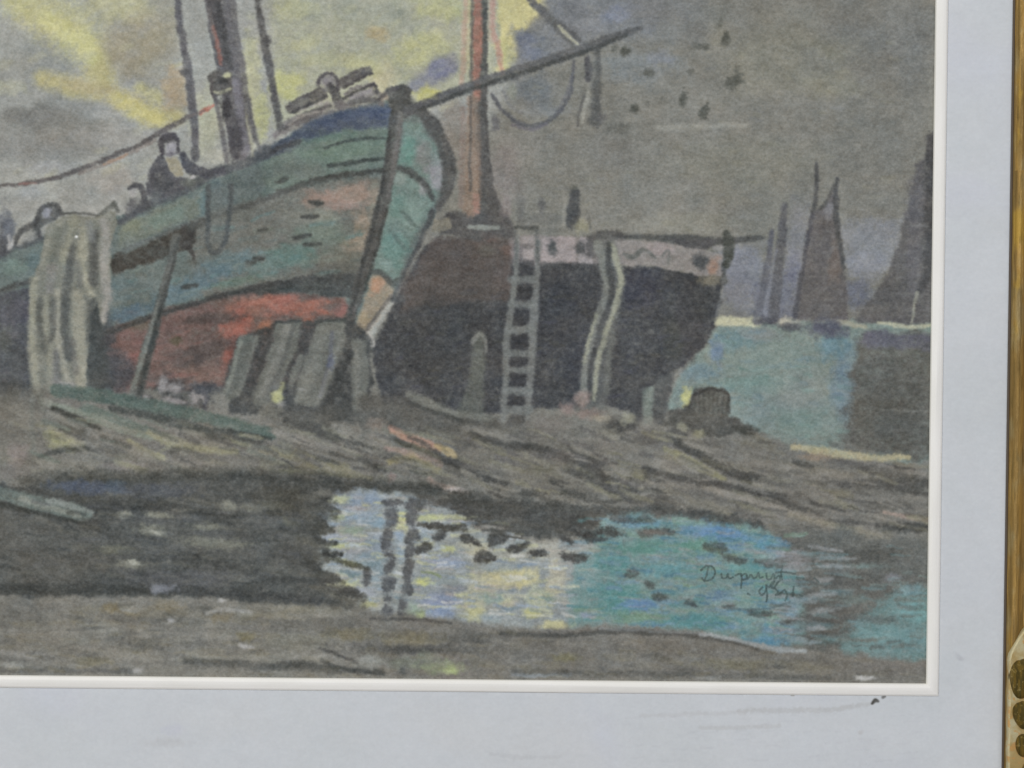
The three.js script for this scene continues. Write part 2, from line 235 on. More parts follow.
L([150, 150, 136], 2, [[916, 292], [913, 312], [911, 322]], .7, 1); L([172, 170, 146], 3, [[876, 322, 1.5], [898, 325, 4], [914, 327, 4], [932, 324, 2]], .85, 1); L([158, 155, 136], 5, [[838, 322], [852, 324], [864, 326, 2]], .75, 1.6); B([172, 166, 150], 784, 322, 8, 6, .9, 0, .5); B([160, 156, 142], 792, 323, 8, 4, .6);
B([90, 90, 102], 826, 328, 20, 9, .9); B([86, 88, 94], 790, 327, 12, 5, .7); B([82, 82, 88], 768, 320, 8, 5, .7); B([96, 96, 108], 875, 338, 14, 10, .5);

// --- the shore
P([119, 117, 110], [[-310, 372], [380, 380], [700, 410], [790, 452], [935, 462], [935, 700], [-310, 700]], 1, 2.5, 3);
P([118, 115, 108], [[625, 425], [660, 412], [742, 420], [765, 434], [800, 448], [935, 470], [935, 530], [700, 515]], .9, 2, 3);
H([[134, 130, 120], [82, 80, 76], [126, 122, 104], [104, 100, 94]], [10, 424, 420, 472], 80, .22, 34, 5, .34, 83, (x, y) => y < 472);
H([[130, 126, 116], [80, 78, 74], [122, 117, 102], [104, 102, 98]], [440, 436, 900, 530], 130, .26, 34, 5, .32, 84, (x, y) => y < 500 + (x - 640) * .14);
L([170, 162, 130], 5, [[792, 447, 3], [815, 450, 8], [850, 455, 8], [880, 458, 6], [908, 457, 3]], .85, 2, .6); B([150, 132, 112], 816, 457, 16, 4, .5);

// --- the dark hull behind
const hull2 = [[372, 345], [398, 292], [425, 244], [445, 236], [512, 240], [540, 258], [620, 264], [690, 272], [722, 262], [721, 300], [714, 326], [704, 346], [686, 362], [664, 378], [646, 392], [640, 412], [600, 404], [470, 414], [380, 402]];
P([70, 70, 72], hull2, 1, 2, 1.5);
P([90, 81, 76], [[402, 290], [430, 240], [512, 238], [514, 300], [480, 300], [400, 310]], .9, 5, 3); B([92, 85, 80], 470, 290, 40, 14, .6); B([102, 92, 88], 505, 278, 14, 18, .4); B([112, 84, 76], 530 - 40, 236, 10, 5, .5); B([110, 88, 78], 508, 250, 7, 7, .5); B([98, 96, 88], 486, 250, 10, 6, .4);
B([62, 62, 62], 440, 340, 60, 40, .5); B([60, 61, 66], 560, 310, 26, 44, .5); B([66, 66, 78], 640, 290, 26, 20, .5); B([74, 72, 74], 690, 320, 14, 40, .5); B([58, 58, 56], 700, 300, 14, 20, .4); B([80, 80, 72], 672, 340, 10, 26, .4); B([60, 62, 70], 575, 370, 14, 30, .4);
H([[80, 80, 80], [58, 58, 60], [72, 72, 82], [80, 78, 70]], [395, 290, 715, 400], 260, -.1, 10, 2.5, .28, 41, (x, y) => x + y < 1040 && x < 705 && x + y * .7 > 630);
L([128, 128, 124], 2, [[721, 290], [716, 316]], .4, 1.2);
// its bulwark and deck
P([132, 124, 122], [[508, 234], [600, 238], [600, 264], [510, 264]], .7, 2, 1); P([152, 142, 140], [[541, 238], [575, 236], [575, 261], [540, 261]], .9, 1.2, 1); P([146, 140, 140], [[579, 238], [592, 239], [592, 263], [578, 262]], .85, 1.2, 1); P([148, 140, 137], [[523, 236], [532, 236], [532, 243], [523, 243]], .8, 1.2, .6); P([150, 141, 138], [[522, 249], [533, 248], [533, 259], [522, 259]], .85, 1.5, .6);
B([76, 78, 78], 552, 247, 5, 7, .85); B([84, 84, 84], 580, 248, 6, 7, .8); B([110, 104, 102], 526, 246, 6, 3, .6); B([66, 66, 66], 590, 246, 5, 12, .6);
P([136, 130, 126], [[614, 239], [660, 240], [700, 248], [722, 254], [722, 276], [700, 276], [688, 272], [655, 266], [614, 265]], .92, 1.5, 1); B([152, 140, 138], 660, 250, 16, 7, .6); B([150, 122, 106], 712, 266, 7, 9, .8); B([134, 126, 108], 710, 280, 12, 6, .6); B([68, 70, 72], 699, 262, 8, 8, .9); L([98, 100, 96], 3, [[623, 253], [632, 257, 5], [642, 250, 4], [654, 257, 2]], .7, 1); L([104, 106, 102], 2.5, [[662, 256], [668, 251], [667, 262]], .6, 1); L([146, 144, 140], 1.4, [[640, 254], [650, 252]], .5, .7);
L([84, 84, 82], 5, [[600, 236, 4], [640, 236.5, 4], [690, 240, 9], [712, 241, 7], [762, 238.5, 4]], .9, 1.4); P([86, 84, 84], [[664, 238], [720, 240], [706, 249], [692, 249]], .85, 1.4, 1); L([76, 78, 72], 9, [[726, 234, 7], [728, 246, 10], [726, 264, 6]], .9, 1.6); L([76, 76, 72], 3, [[724, 264], [724, 282]], .5, 1.3); B([146, 144, 144], 716, 247, 6, 3, .7);
P([84, 82, 80], [[590, 238], [596, 231], [612, 230], [626, 234], [624, 240], [614, 240], [594, 246]], .85, 1.8, 1);
P([82, 80, 79], [[436, 222], [446, 213], [478, 211], [504, 212], [513, 222], [513, 238], [476, 240], [452, 234], [440, 236]], .92, 1.8, 1.5); P([126, 121, 108], [[432, 219], [450, 218], [452, 228], [442, 232], [430, 232]], .85, 1.6, 1); L([132, 135, 128], 4, [[470, 227], [484, 227.5], [497, 228, 3]], .8, 1.2); L([74, 74, 70], 3, [[516, 227], [536, 228]], .7, 1.2); B([120, 118, 112], 525, 222, 9, 5, .5);
B([98, 96, 94], 541, 205, 4, 8, .6); B([108, 106, 102], 520, 206, 5, 16, .5); L([110, 108, 102], 4, [[518, 192], [520, 222]], .4, 2); B([106, 105, 100], 545, 218, 20, 6, .5); L([142, 138, 128], 3, [[564, 198], [563, 226]], .5, 1.2); L([78, 78, 78], 11, [[574, 194, 9], [573, 210, 11], [571, 224, 9]], .85, 1.6); B([140, 136, 114], 581, 226, 8, 7, .75); L([100, 98, 92], 2, [[588, 218], [590, 228]], .5, 1); B([114, 112, 106], 548, 230, 24, 3, .4);
// mast of the dark hull
L([170, 142, 126], 3.5, [[466, -230], [465, 0], [463, 60], [461, 92]], .55, 2, .6); L([176, 138, 122], 3, [[490, -230], [492, 10], [497, 45, 4], [502, 74, 3]], .7, 1.6, .6); L([170, 146, 132], 7, [[490, -230], [491, 40]], .4, 2.5);
P([84, 81, 79], [[472, -230], [488, -230], [487, 60], [487, 110], [489, 160], [494, 190], [503, 208], [502, 216], [476, 214], [478, 150], [474, 60]], .85, 1.6, .8);
L([154, 112, 98], 8, [[477, -230], [477, 0], [477, 40, 9], [476, 74, 8], [476, 100, 6]], .9, 1.6); L([140, 118, 102], 11, [[472, 100, 8], [472, 150, 14], [471, 208, 15]], .75, 2.5); L([154, 116, 104], 5, [[475, 196], [476, 212]], .6, 2); L([136, 112, 102], 4, [[463, 110], [461, 160], [460, 205]], .35, 2); L([92, 88, 84], 2.5, [[471.5, 0], [471, 74], [469.5, 190]], .6, 1); L([112, 104, 96], 5, [[476, 100], [477, 150]], .5, 2);
B([96, 94, 96], 495, 123, 4, 8, .7); B([132, 122, 122], 505, 205, 6, 14, .5);
// ladder
for (const [y, h] of [[268, 10], [292, 11], [317, 10], [343, 14], [361, 11], [379, 12], [399, 11], [419, 9]]) P([64, 64, 66], [[512, y - h / 2 - 3], [534 - (y - 260) * .05, y - h / 2 - 3], [533 - (y - 260) * .05, y + h / 2 + 3], [510 - (y - 260) * .04, y + h / 2 + 3]], .5, 2, 1);
L([118, 119, 115], 6.5, [[517, 236, 3], [515, 270, 4], [511, 305, 6], [506, 345, 7], [505, 380, 6], [502, 420, 5]], .85, 1.5); L([118, 119, 116], 6.5, [[537, 240, 3], [536, 280, 5], [533, 320, 8], [531, 360, 7], [528, 395, 6], [526, 426, 6]], .85, 1.6); L([92, 92, 90], 3, [[515, 230], [516, 262]], .6, 1);  L([90, 90, 88], 3, [[536, 232], [537, 264]], .6, 1);
for (const [y, w] of [[279, 6.5], [304, 6.5], [329, 7.5], [353, 6], [369, 6], [390.5, 7], [409, 8.5]]) L([112, 114, 111], w, [[511 - (y - 280) * .04, y], [520, y + .5], [533 - (y - 280) * .04, y]], .85, 1.3);
// cloth hung over its side, props under it
L([102, 103, 100], 18, [[604, 244, 20], [612, 285, 18], [606, 325, 20], [596, 365, 24], [592, 402, 24]], .75, 3.5); L([122, 123, 116], 6, [[597, 244, 8], [603, 268, 6], [606, 292, 6], [597, 318, 6], [588, 350, 7], [583, 400, 7]], .85, 1.6); L([148, 148, 130], 4, [[611, 246, 5], [617, 266, 5], [620, 280, 5], [615, 304, 5], [605, 336, 4], [597, 362, 4], [593, 398, 5]], .8, 2); L([150, 150, 130], 3, [[596, 314], [590, 334], [584, 362]], .55, 1.2); L([78, 78, 76], 4, [[608, 244], [608, 266, 5], [611, 290], [604, 318]], .75, 1.5); L([72, 72, 72], 4, [[594, 350], [589, 376], [590, 398]], .6, 2); L([116, 117, 110], 5, [[612, 330], [608, 360], [606, 392]], .4, 2);
L([98, 100, 93], 12, [[479, 336, 8], [478, 352, 12], [476, 380, 13], [470, 414, 22]], .85, 3); L([128, 128, 122], 3, [[472, 342], [479, 334, 4], [485, 342, 3], [486, 352, 2]], .6, 1.2);
P([122, 130, 122], [[641, 388], [656, 384], [652, 424], [642, 424]], .8, 2, 1); P([88, 88, 86], [[655, 378], [674, 370], [668, 400], [663, 424], [650, 424]], .9, 2, 1.5); P([80, 80, 80], [[622, 380], [644, 380], [642, 424], [634, 420]], .8, 3, 1.5);
P([84, 83, 78], [[690, 392], [702, 387], [722, 388], [728, 400], [728, 416], [742, 422], [752, 432], [700, 436], [664, 424], [668, 412], [684, 410]], .95, 2, 2); B([96, 94, 86], 710, 401, 13, 10, .6); B([178, 178, 122], 685.5, 396, 5, 9, .95); L([112, 110, 108], 1.5, [[698, 390], [697, 410]], .5, .8); B([72, 72, 66], 746, 430, 12, 6, .7); for (let i = 0; i < 7; i++) { L([108, 106, 98], 1.6, [[696 + i * 5, 392], [697 + i * 4.6, 402], [696 + i * 5, 414]], .2, 1.1); L([66, 65, 61], 1.6, [[698 + i * 5, 394], [699 + i * 4.6, 412]], .22, 1.1); } L([68, 67, 63], 2.4, [[694, 394], [712, 389], [727, 394], [729, 412]], .7, 1); B([104, 100, 92], 712, 415, 18, 2, .5);

// --- the green boat
P([98, 108, 104], [[-310, 330], [-120, 290], [0, 256], [30, 244], [60, 226], [128, 214], [180, 193], [240, 168], [262, 156], [300, 127], [345, 110], [400, 96], [418, 108], [436, 128], [447, 158], [446, 188], [434, 216], [418, 246], [400, 282], [388, 308], [372, 336], [350, 322], [330, 380], [110, 392], [-310, 392]], 1, 1.5, 1);
// planks of the bow, green
P([102, 114, 106], [[240, 172], [290, 140], [340, 127], [392, 124], [390, 172], [340, 178], [300, 188], [240, 205]], .95, 3, 2); B([112, 130, 114], 345, 150, 44, 12, .7, -.15); B([94, 116, 108], 325, 136, 30, 6, .6, -.15); B([84, 96, 94], 262, 178, 26, 12, .7); B([104, 108, 100], 300, 172, 26, 10, .5); B([102, 118, 110], 380, 135, 12, 10, .5); B([110, 120, 106], 280, 182, 20, 8, .4);
P([92, 100, 98], [[210, 186], [262, 160], [262, 196], [212, 214]], .8, 4, 2); P([112, 118, 106], [[120, 226], [190, 198], [204, 194], [200, 214], [150, 234], [118, 250]], .9, 3, 2); B([112, 128, 118], 165, 218, 22, 8, .6, -.4); B([122, 124, 102], 132, 224, 12, 8, .6); B([96, 116, 118], 204, 204, 6, 14, .6); B([98, 110, 112], 215, 186, 8, 10, .5);
P([108, 106, 98], [[190, 222], [256, 200], [340, 178], [388, 174], [376, 220], [362, 274], [300, 281], [256, 288], [200, 300], [190, 260]], .9, 4, 2);
// middle band: dull green, pink near the stem
B([148, 126, 112], 350, 196, 30, 12, .85, -.1); B([146, 118, 104], 320, 200, 18, 10, .6); B([148, 130, 112], 362, 228, 10, 20, .7); B([156, 138, 118], 350, 244, 16, 8, .5); B([150, 126, 118], 345, 205, 18, 5, .4); B([118, 118, 108], 308, 216, 30, 12, .6); B([128, 130, 116], 325, 218, 14, 8, .5); B([112, 124, 112], 322, 234, 32, 12, .7); B([130, 138, 124], 322, 232, 12, 6, .4); B([98, 122, 114], 290, 256, 34, 12, .8, -.15); B([100, 119, 115], 262, 270, 20, 10, .7); B([112, 110, 98], 340, 258, 24, 10, .7); B([92, 90, 82], 345, 270, 24, 8, .6); B([106, 106, 98], 240, 214, 24, 10, .5); B([140, 132, 116], 375, 205, 6, 24, .4);
B([96, 114, 116], 230, 262, 30, 12, .85, -.2); B([92, 113, 121], 210, 276, 24, 10, .7, -.25); B([94, 111, 116], 180, 292, 30, 9, .8, -.3); B([90, 107, 117], 128, 314, 24, 9, .85, -.3); B([104, 112, 108], 145, 286, 24, 12, .6, -.3); B([100, 122, 108], 235, 282, 24, 5, .5, -.2); B([104, 104, 98], 200, 236, 14, 14, .5); B([110, 116, 112], 125, 246, 16, 6, .5, -.4); B([96, 112, 114], 122, 288, 14, 12, .5);
H([[120, 128, 116], [92, 104, 102], [108, 108, 98], [96, 124, 122]], [120, 160, 385, 300], 150, -.24, 18, 3, .26, 51, (x, y) => y > 318 - .42 * x + (x > 300 ? 20 : 0) && y < 336 - .16 * x);
// dark wale and plank lines
P([70, 66, 60], [[108, 258], [140, 246], [186, 226], [196, 228], [194, 246], [150, 262], [112, 276]], .95, 1.8, 2); P([66, 63, 60], [[182, 226], [194, 226], [192, 242], [196, 264], [190, 252], [180, 246]], .7, 1.5, 1);
L([80, 80, 76], 5, [[190, 228, 8], [214, 216], [256, 202], [300, 186], [340, 176], [386, 171, 4]], .75, 2); L([68, 68, 64], 3, [[310, 180], [345, 174], [384, 170]], .5, 1.3); L([76, 84, 80], 2.6, [[324, 148], [340, 143, 3], [362, 139], [390, 139, 1.6]], .85, 1); L([68, 74, 70], 3, [[328, 166], [350, 163, 3.4], [388, 158, 2.2]], .9, 1.2);
for (const [x, y, l, a] of [[316, 203, 12, .1], [310, 217, 16, -.1], [302, 236, 16, -.2], [312, 244, 16, 0], [262, 230, 8, -.2], [258, 258, 10, .1], [251, 262, 8, .2], [190, 286, 14, -.2], [282, 180, 10, -.3]]) L([68, 68, 64], 3, [[x - l / 2, y - Math.sin(a) * l / 2, 2], [x, y, 4.4], [x + l / 2, y + Math.sin(a) * l / 2, 2]], .7, 1.5);
// rope loop over the side
L([104, 108, 104], 14, [[219, 196], [218, 236]], .5, 4); L([80, 83, 82], 4, [[209, 186], [208, 215], [207, 240], [212, 252], [221, 248], [228, 228], [231, 186]], .92, 1.4);
// dark waterline, red bottom
P([108, 88, 82], [[96, 336], [165, 309], [200, 301], [256, 288], [300, 292], [346, 298], [352, 322], [330, 384], [112, 392]], .95, 2.5, 2);
B([118, 92, 86], 190, 320, 50, 10, .7, -.2); B([138, 98, 84], 250, 308, 26, 11, .95, -.15); B([158, 98, 84], 236, 328, 16, 22, .9, .3); B([162, 104, 90], 280, 303, 20, 12, .85); B([156, 102, 86], 312, 306, 24, 9, .9, -.1); B([144, 98, 90], 342, 310, 12, 8, .7); B([144, 88, 76], 232, 352, 10, 20, .8); B([120, 92, 86], 130, 346, 18, 22, .7); B([140, 92, 88], 134, 358, 10, 6, .5); B([120, 92, 84], 175, 345, 24, 12, .5); B([122, 96, 86], 200, 372, 40, 10, .6); B([166, 110, 94], 258, 302, 16, 4, .6, -.1); B([164, 108, 84], 266, 330, 10, 12, .8); B([158, 98, 78], 308, 322, 6, 6, .8);
B([88, 76, 72], 205, 350, 32, 9, .8, -.3); B([86, 76, 72], 212, 318, 30, 6, .75, -.1); B([82, 74, 72], 185, 358, 20, 10, .5); B([90, 78, 74], 226, 344, 16, 8, .5); B([76, 74, 74], 118, 374, 22, 20, .8); B([70, 70, 72], 104, 350, 12, 40, .8); B([100, 94, 82], 140, 324, 12, 6, .6); B([84, 80, 60], 176, 340, 6, 5, .5);
H([[132, 96, 88], [96, 78, 74], [114, 90, 84], [84, 74, 70]], [110, 318, 240, 385], 60, -.2, 20, 3, .3, 52, (x, y) => y > 345 - x * .16);
L([70, 70, 68], 4, [[92, 338, 3], [130, 324, 5], [165, 312, 5], [200, 301, 4], [256, 288, 6], [290, 284, 9]], .85, 1.6); P([72, 72, 70], [[252, 286], [300, 276], [362, 272], [356, 300], [344, 298], [310, 292], [270, 294], [252, 293]], .9, 2.5, 2); B([84, 84, 82], 320, 292, 22, 2, .5); B([98, 94, 90], 330, 306, 12, 4, .5);
// far side of the bow
P([110, 128, 120], [[404, 122], [420, 124], [436, 146], [442, 176], [432, 206], [420, 228], [406, 252], [398, 280], [374, 268], [384, 220], [396, 170]], .95, 2, 1.5);
B([100, 134, 122], 408, 150, 9, 16, .8); B([100, 128, 118], 398, 206, 10, 14, .6); B([122, 122, 118], 424, 156, 9, 16, .8); B([142, 138, 142], 436, 174, 9, 16, .8); B([150, 146, 146], 424, 188, 5, 8, .6); B([126, 146, 136], 412, 212, 10, 14, .7); B([108, 138, 130], 394, 248, 14, 16, .85); B([140, 146, 138], 400, 178, 8, 8, .5); B([130, 150, 144], 386, 264, 6, 6, .6);
P([146, 132, 112], [[374, 272], [390, 280], [394, 292], [380, 318], [366, 336], [350, 336], [362, 304]], .95, 1.8, 1.2); B([164, 126, 100], 376, 285, 8, 9, .8); B([152, 136, 108], 364, 318, 6, 8, .5); L([104, 100, 96], 3, [[391, 296], [377, 315], [362, 336]], .7, 1.2); L([172, 168, 160], 5, [[391, 302, 3], [378, 322, 5], [369, 336, 7], [373, 344, 3]], .7, 1.8);
L([82, 84, 80], 4, [[369, 272], [380, 273, 5], [392, 283, 5], [397, 278, 3]], .75, 1.5); L([90, 104, 98], 3, [[402, 212], [416, 226]], .6, 1.5); L([96, 110, 104], 2.5, [[394, 236], [404, 248]], .5, 1.5);
L([76, 78, 76], 6, [[398, 168, 5], [412, 174, 7], [424, 184, 6], [432, 198, 4]], .85, 1.8); L([80, 80, 80], 4, [[432, 212, 5], [420, 240], [404, 274], [392, 300, 2.5]], .7, 1.6);
L([84, 83, 81], 11, [[418, 110, 8], [432, 124, 11], [443, 146, 12], [449, 170, 11], [446, 190, 9], [438, 208, 5]], .92, 1.8);
// blue rail round the bow
P([76, 84, 100], [[250, 164], [284, 138], [304, 124], [348, 110], [400, 102], [394, 128], [344, 130], [300, 140], [268, 158]], .9, 3, 2); B([72, 82, 104], 330, 118, 26, 8, .7, -.2); B([70, 80, 104], 375, 114, 16, 7, .6); B([84, 88, 96], 285, 146, 18, 7, .6, -.5); L([70, 70, 70], 4, [[262, 158, 6], [280, 148, 4], [300, 142, 3]], .6, 1.6);
// stem post
L([84, 82, 78], 11, [[400, 98, 15], [396, 125, 12], [391, 160, 11], [382, 205, 11], [370, 250, 11], [358, 290, 10], [346, 330, 10]], .95, 1.6); L([112, 110, 106], 4, [[401, 110], [397, 140, 5], [392, 175], [388, 195]], .6, 1.4); L([66, 66, 64], 3.5, [[393, 108], [389, 140], [383, 180], [374, 222], [362, 268], [350, 316]], .6, 1.1); L([64, 66, 62], 2.4, [[386, 210], [376, 250], [364, 290]], .5, 1);
P([84, 83, 79], [[382, 96], [388, 88], [404, 86], [412, 90], [412, 104], [406, 112], [392, 110]], .95, 1.5, 1.2); B([108, 106, 100], 390, 94, 7, 5, .5); B([72, 72, 70], 410, 108, 10, 8, .8);
// gear on the foredeck
L([102, 98, 94], 10, [[291, 108, 9], [306, 101, 10], [322, 93, 9]], .92, 1.3); L([82, 78, 78], 2, [[290, 103], [320, 89]], .5, .8); L([96, 92, 90], 9, [[340, 84, 8], [354, 78, 9], [368, 71, 7]], .92, 1.3); B([126, 122, 124], 328, 82, 9, 8, .9); L([86, 82, 84], 3, [[318, 86], [321, 77], [330, 74], [337, 79], [339, 90]], .9, 1); L([72, 70, 72], 9, [[330, 87, 7], [336, 95, 10], [339, 105, 8]], .9, 1.4); L([112, 106, 106], 3, [[345, 94], [358, 88], [374, 86, 4]], .85, 1.1); P([134, 128, 130], [[348, 95], [373, 88], [374, 97], [350, 101]], .85, 1.2, .6); L([70, 70, 72], 4, [[346, 106], [362, 101, 5], [380, 102, 4]], .85, 1.2); L([96, 92, 90], 4, [[374, 92], [380, 96, 5], [382, 104]], .85, 1.2); B([164, 150, 132], 384, 97, 4, 6, .7); L([150, 140, 136], 3.4, [[288, 126], [304, 118], [324, 110], [327, 104]], .8, 1.1); L([78, 76, 78], 4, [[296, 124], [308, 118, 6], [320, 113]], .85, 1.2); L([112, 106, 108], 8, [[276, 136, 5], [288, 126, 9], [298, 118, 7]], .75, 1.8); B([166, 158, 136], 318, 102, 9, 3.5, .7, -.3); B([110, 104, 104], 343, 106, 6, 5, .7);
P([116, 111, 108], [[280, 136], [292, 118], [320, 104], [346, 98], [380, 94], [384, 106], [340, 110], [302, 126]], .5, 2, 1.5); L([76, 73, 73], 3, [[292, 112], [312, 104, 4], [326, 97, 3]], .8, 1); L([86, 82, 80], 2.6, [[286, 128], [306, 114], [330, 106]], .7, 1); L([152, 146, 138], 2.4, [[300, 112], [314, 106], [322, 103]], .7, .9); L([76, 72, 72], 2.4, [[344, 88], [360, 80], [372, 74]], .7, .9); L([80, 77, 76], 2.6, [[344, 99], [356, 92], [374, 86], [377, 94]], .8, .9); L([84, 80, 79], 3, [[380, 100], [388, 92, 4], [398, 88]], .8, 1.1); L([148, 142, 134], 2.4, [[290, 124], [300, 117], [318, 112]], .6, .9);
// gunwale, after part
L([86, 90, 92], 7, [[-300, 322], [-120, 284], [-40, 266], [0, 254, 8], [20, 248, 6], [44, 238, 4]], .8, 2); L([84, 86, 88], 8, [[120, 222, 5], [150, 204, 7], [182, 191, 8], [212, 174, 9], [240, 165, 9], [266, 152, 10]], .92, 2);  L([88, 90, 88], 3, [[124, 250], [160, 236], [186, 224]], .5, 1.5);
// main mast, shrouds and rope
P([98, 95, 97], [[200, -230], [228, -230], [231, 0], [240, 62], [251, 150], [246, 160], [231, 160], [224, 110], [216, 66], [207, 10]], .92, 1.6, 1); P([84, 80, 80], [[203, -230], [218, -230], [221, 0], [228, 40], [232, 70], [224, 72], [216, 50], [208, 4]], .8, 2, 1); L([74, 72, 72], 5, [[218, 4], [224, 30], [231, 68]], .6, 2); L([150, 106, 96], 3, [[214, 28], [218, 46, 4], [222, 64, 3]], .7, 1.2); L([130, 122, 116], 3, [[210, 10], [214, 40]], .4, 1.4); P([124, 121, 128], [[232, 78], [240, 78], [246, 120], [250, 156], [242, 156], [237, 112]], .6, 2, 1); L([154, 150, 140], 3, [[232, -230], [234, 0], [238, 40], [240, 60]], .5, 1.5); L([156, 152, 132], 2, [[247, 112], [250, 140], [252, 156]], .5, 1);
P([92, 88, 84], [[207, 77], [216, 71], [230, 70], [233, 78], [232, 94], [213, 96], [210, 86]], .85, 1.2, .8); B([172, 170, 136], 228, 76, 5, 3, .85, -.4); L([166, 164, 138], 2, [[215, 92], [222, 93, 3], [231, 89, 2]], .7, .9); B([70, 68, 66], 222, 82, 7, 4, .8); B([66, 64, 66], 227, 109, 6, 13, .9); B([74, 72, 76], 236, 138, 8, 22, .7); L([92, 86, 84], 2.4, [[212, 80], [213, 94], [219, 104]], .7, .8);
L([100, 97, 98], 4, [[216, 96], [222, 130], [228, 162]], .7, 1.2); L([104, 101, 101], 6, [[229, -230], [233, 0, 7], [240, 52, 6], [247, 100, 6], [256, 140, 5]], .85, 1.4);
L([98, 96, 98], 6, [[172, -230], [179, 0, 6], [184, 40, 6], [190, 80, 7], [194, 120, 7], [196, 158, 6]], .9, 1.4); L([104, 102, 104], 2, [[190, 60], [196, 110], [199, 156]], .4, 1); B([88, 86, 86], 185, 73, 5, 3.5, .8);
L([92, 90, 88], 5, [[240, -230], [256, -20, 5], [262, 25, 6], [267, 55, 7], [274, 92, 6], [281, 128, 6]], .92, 1.3); B([84, 82, 80], 267, 42, 4, 7, .7); L([104, 102, 100], 3, [[246, 96], [254, 128], [261, 152]], .6, 1.2);
L([98, 93, 91], 3.6, [[-300, 200], [-120, 198], [0, 186, 3], [40, 181, 4], [75, 172, 4], [110, 158, 4], [140, 145, 4], [162, 132, 5], [190, 117, 4]], .92, 1.1); L([128, 118, 112], 2.5, [[80, 174], [110, 163], [138, 150], [156, 140]], .6, 1.1); L([176, 142, 116], 2.4, [[104, 164], [116, 160], [128, 155]], .5, 1); L([156, 110, 100], 1.6, [[20, 184], [36, 183]], .4, .8); L([172, 112, 98], 3.4, [[201, 113], [207, 109], [214, 106, 2]], .85, 1); L([120, 112, 108], 2, [[190, 117], [204, 111]], .7, .8);
// figures on deck
P([86, 84, 87], [[158, 157], [164, 154], [168, 166], [175, 177], [190, 178], [182, 190], [162, 198], [146, 196], [147, 178], [152, 167]], .95, 1.4, 1); P([86, 85, 89], [[178, 152], [184, 151], [190, 158], [196, 164], [210, 170], [226, 166], [226, 174], [205, 178], [190, 174], [182, 166]], .95, 1.4, 1); P([150, 142, 122], [[166, 158], [178, 156], [183, 168], [184, 175], [176, 177], [169, 168]], .9, 1.4, .6); B([152, 148, 153], 172, 148, 6, 8, .95); L([84, 80, 84], 5, [[162, 154, 3], [162, 145, 5], [166, 137, 6], [173, 136, 6], [178, 142, 3], [178, 152, 2]], .92, 1.1); B([82, 78, 80], 168, 139, 9, 5, .9); B([100, 94, 98], 170, 154, 6, 2.5, .6); B([110, 112, 104], 190, 182, 10, 5, .6); B([76, 76, 78], 162, 186, 12, 10, .7); B([164, 160, 160], 192, 177, 3, 2, .7); B([98, 100, 98], 157, 196, 6, 5, .5);
L([82, 80, 82], 4, [[130, 188, 3], [136, 185, 6], [143, 189, 5], [145, 202, 6]], .85, 1.2); B([86, 85, 86], 135, 208, 9, 8, .9); B([150, 146, 144], 134, 193, 4, 5, .6); B([80, 80, 82], 146, 204, 8, 8, .7); L([104, 102, 102], 4, [[128, 214], [134, 202]], .6, 1.4);
// coils aft, left edge
P([96, 98, 98], [[20, 250], [28, 236], [40, 228], [46, 244]], .5, 3, 1); L([84, 84, 84], 5, [[16, 244, 3], [18, 236, 5], [26, 228, 6], [36, 226, 5], [40, 236, 4]], .85, 1.4); B([144, 144, 140], 28, 236, 6, 5, .7); B([84, 86, 86], 38, 226, 6, 6, .7); P([92, 94, 94], [[34, 222], [38, 210], [46, 204], [56, 204], [62, 214], [56, 220], [42, 226]], .9, 1.5, 1); B([140, 142, 150], 47, 212, 5, 7, .85); L([80, 80, 80], 4, [[36, 222], [42, 208], [50, 205], [58, 206], [62, 214]], .8, 1.2); B([92, 94, 100], 6, 232, 8, 22, .85); B([72, 72, 74], 3, 254, 8, 14, .8); L([168, 166, 162], 3, [[10, 236], [10, 248, 4], [13, 240, 2]], .6, 1.2); B([104, 108, 116], 10, 228, 6, 10, .6); L([92, 92, 88], 2, [[62, 214], [80, 213], [96, 215], [104, 216]], .85, .9); L([98, 98, 92], 3, [[98, 216], [108, 210, 5], [114, 205, 6], [118, 212, 3]], .8, 1.3); B([140, 140, 132], 112, 212, 4, 4, .5);
// hull, left of the hanging cloth
P([102, 112, 108], [[-310, 336], [-100, 282], [0, 258], [44, 240], [44, 276], [30, 284], [0, 292], [-310, 352]], .9, 2.5, 1.5); B([110, 124, 114], 14, 268, 16, 8, .7, -.3); B([114, 130, 122], 12, 262, 6, 4, .6); B([98, 114, 114], 34, 260, 8, 10, .5); L([78, 78, 76], 5, [[-300, 356], [-100, 312], [0, 290], [20, 284], [38, 280]], .85, 1.8);
P([80, 80, 84], [[-310, 360], [-100, 318], [0, 294], [36, 284], [36, 392], [-310, 392]], .95, 2.5, 2); B([90, 88, 96], 20, 310, 12, 16, .6); B([104, 104, 108], 15, 334, 6, 4, .6); B([104, 104, 112], 4, 318, 4, 12, .5); B([70, 72, 72], 20, 360, 16, 20, .5); B([90, 92, 84], 4, 340, 6, 14, .4); P([66, 68, 68], [[-310, 382], [40, 382], [36, 396], [-310, 400]], .7, 2.5, 2);
// shadow-dark hollow right of the cloth, lower hull
P([72, 74, 72], [[84, 296], [108, 300], [104, 340], [116, 388], [84, 390]], .9, 4, 2); B([78, 78, 84], 120, 372, 14, 20, .5);
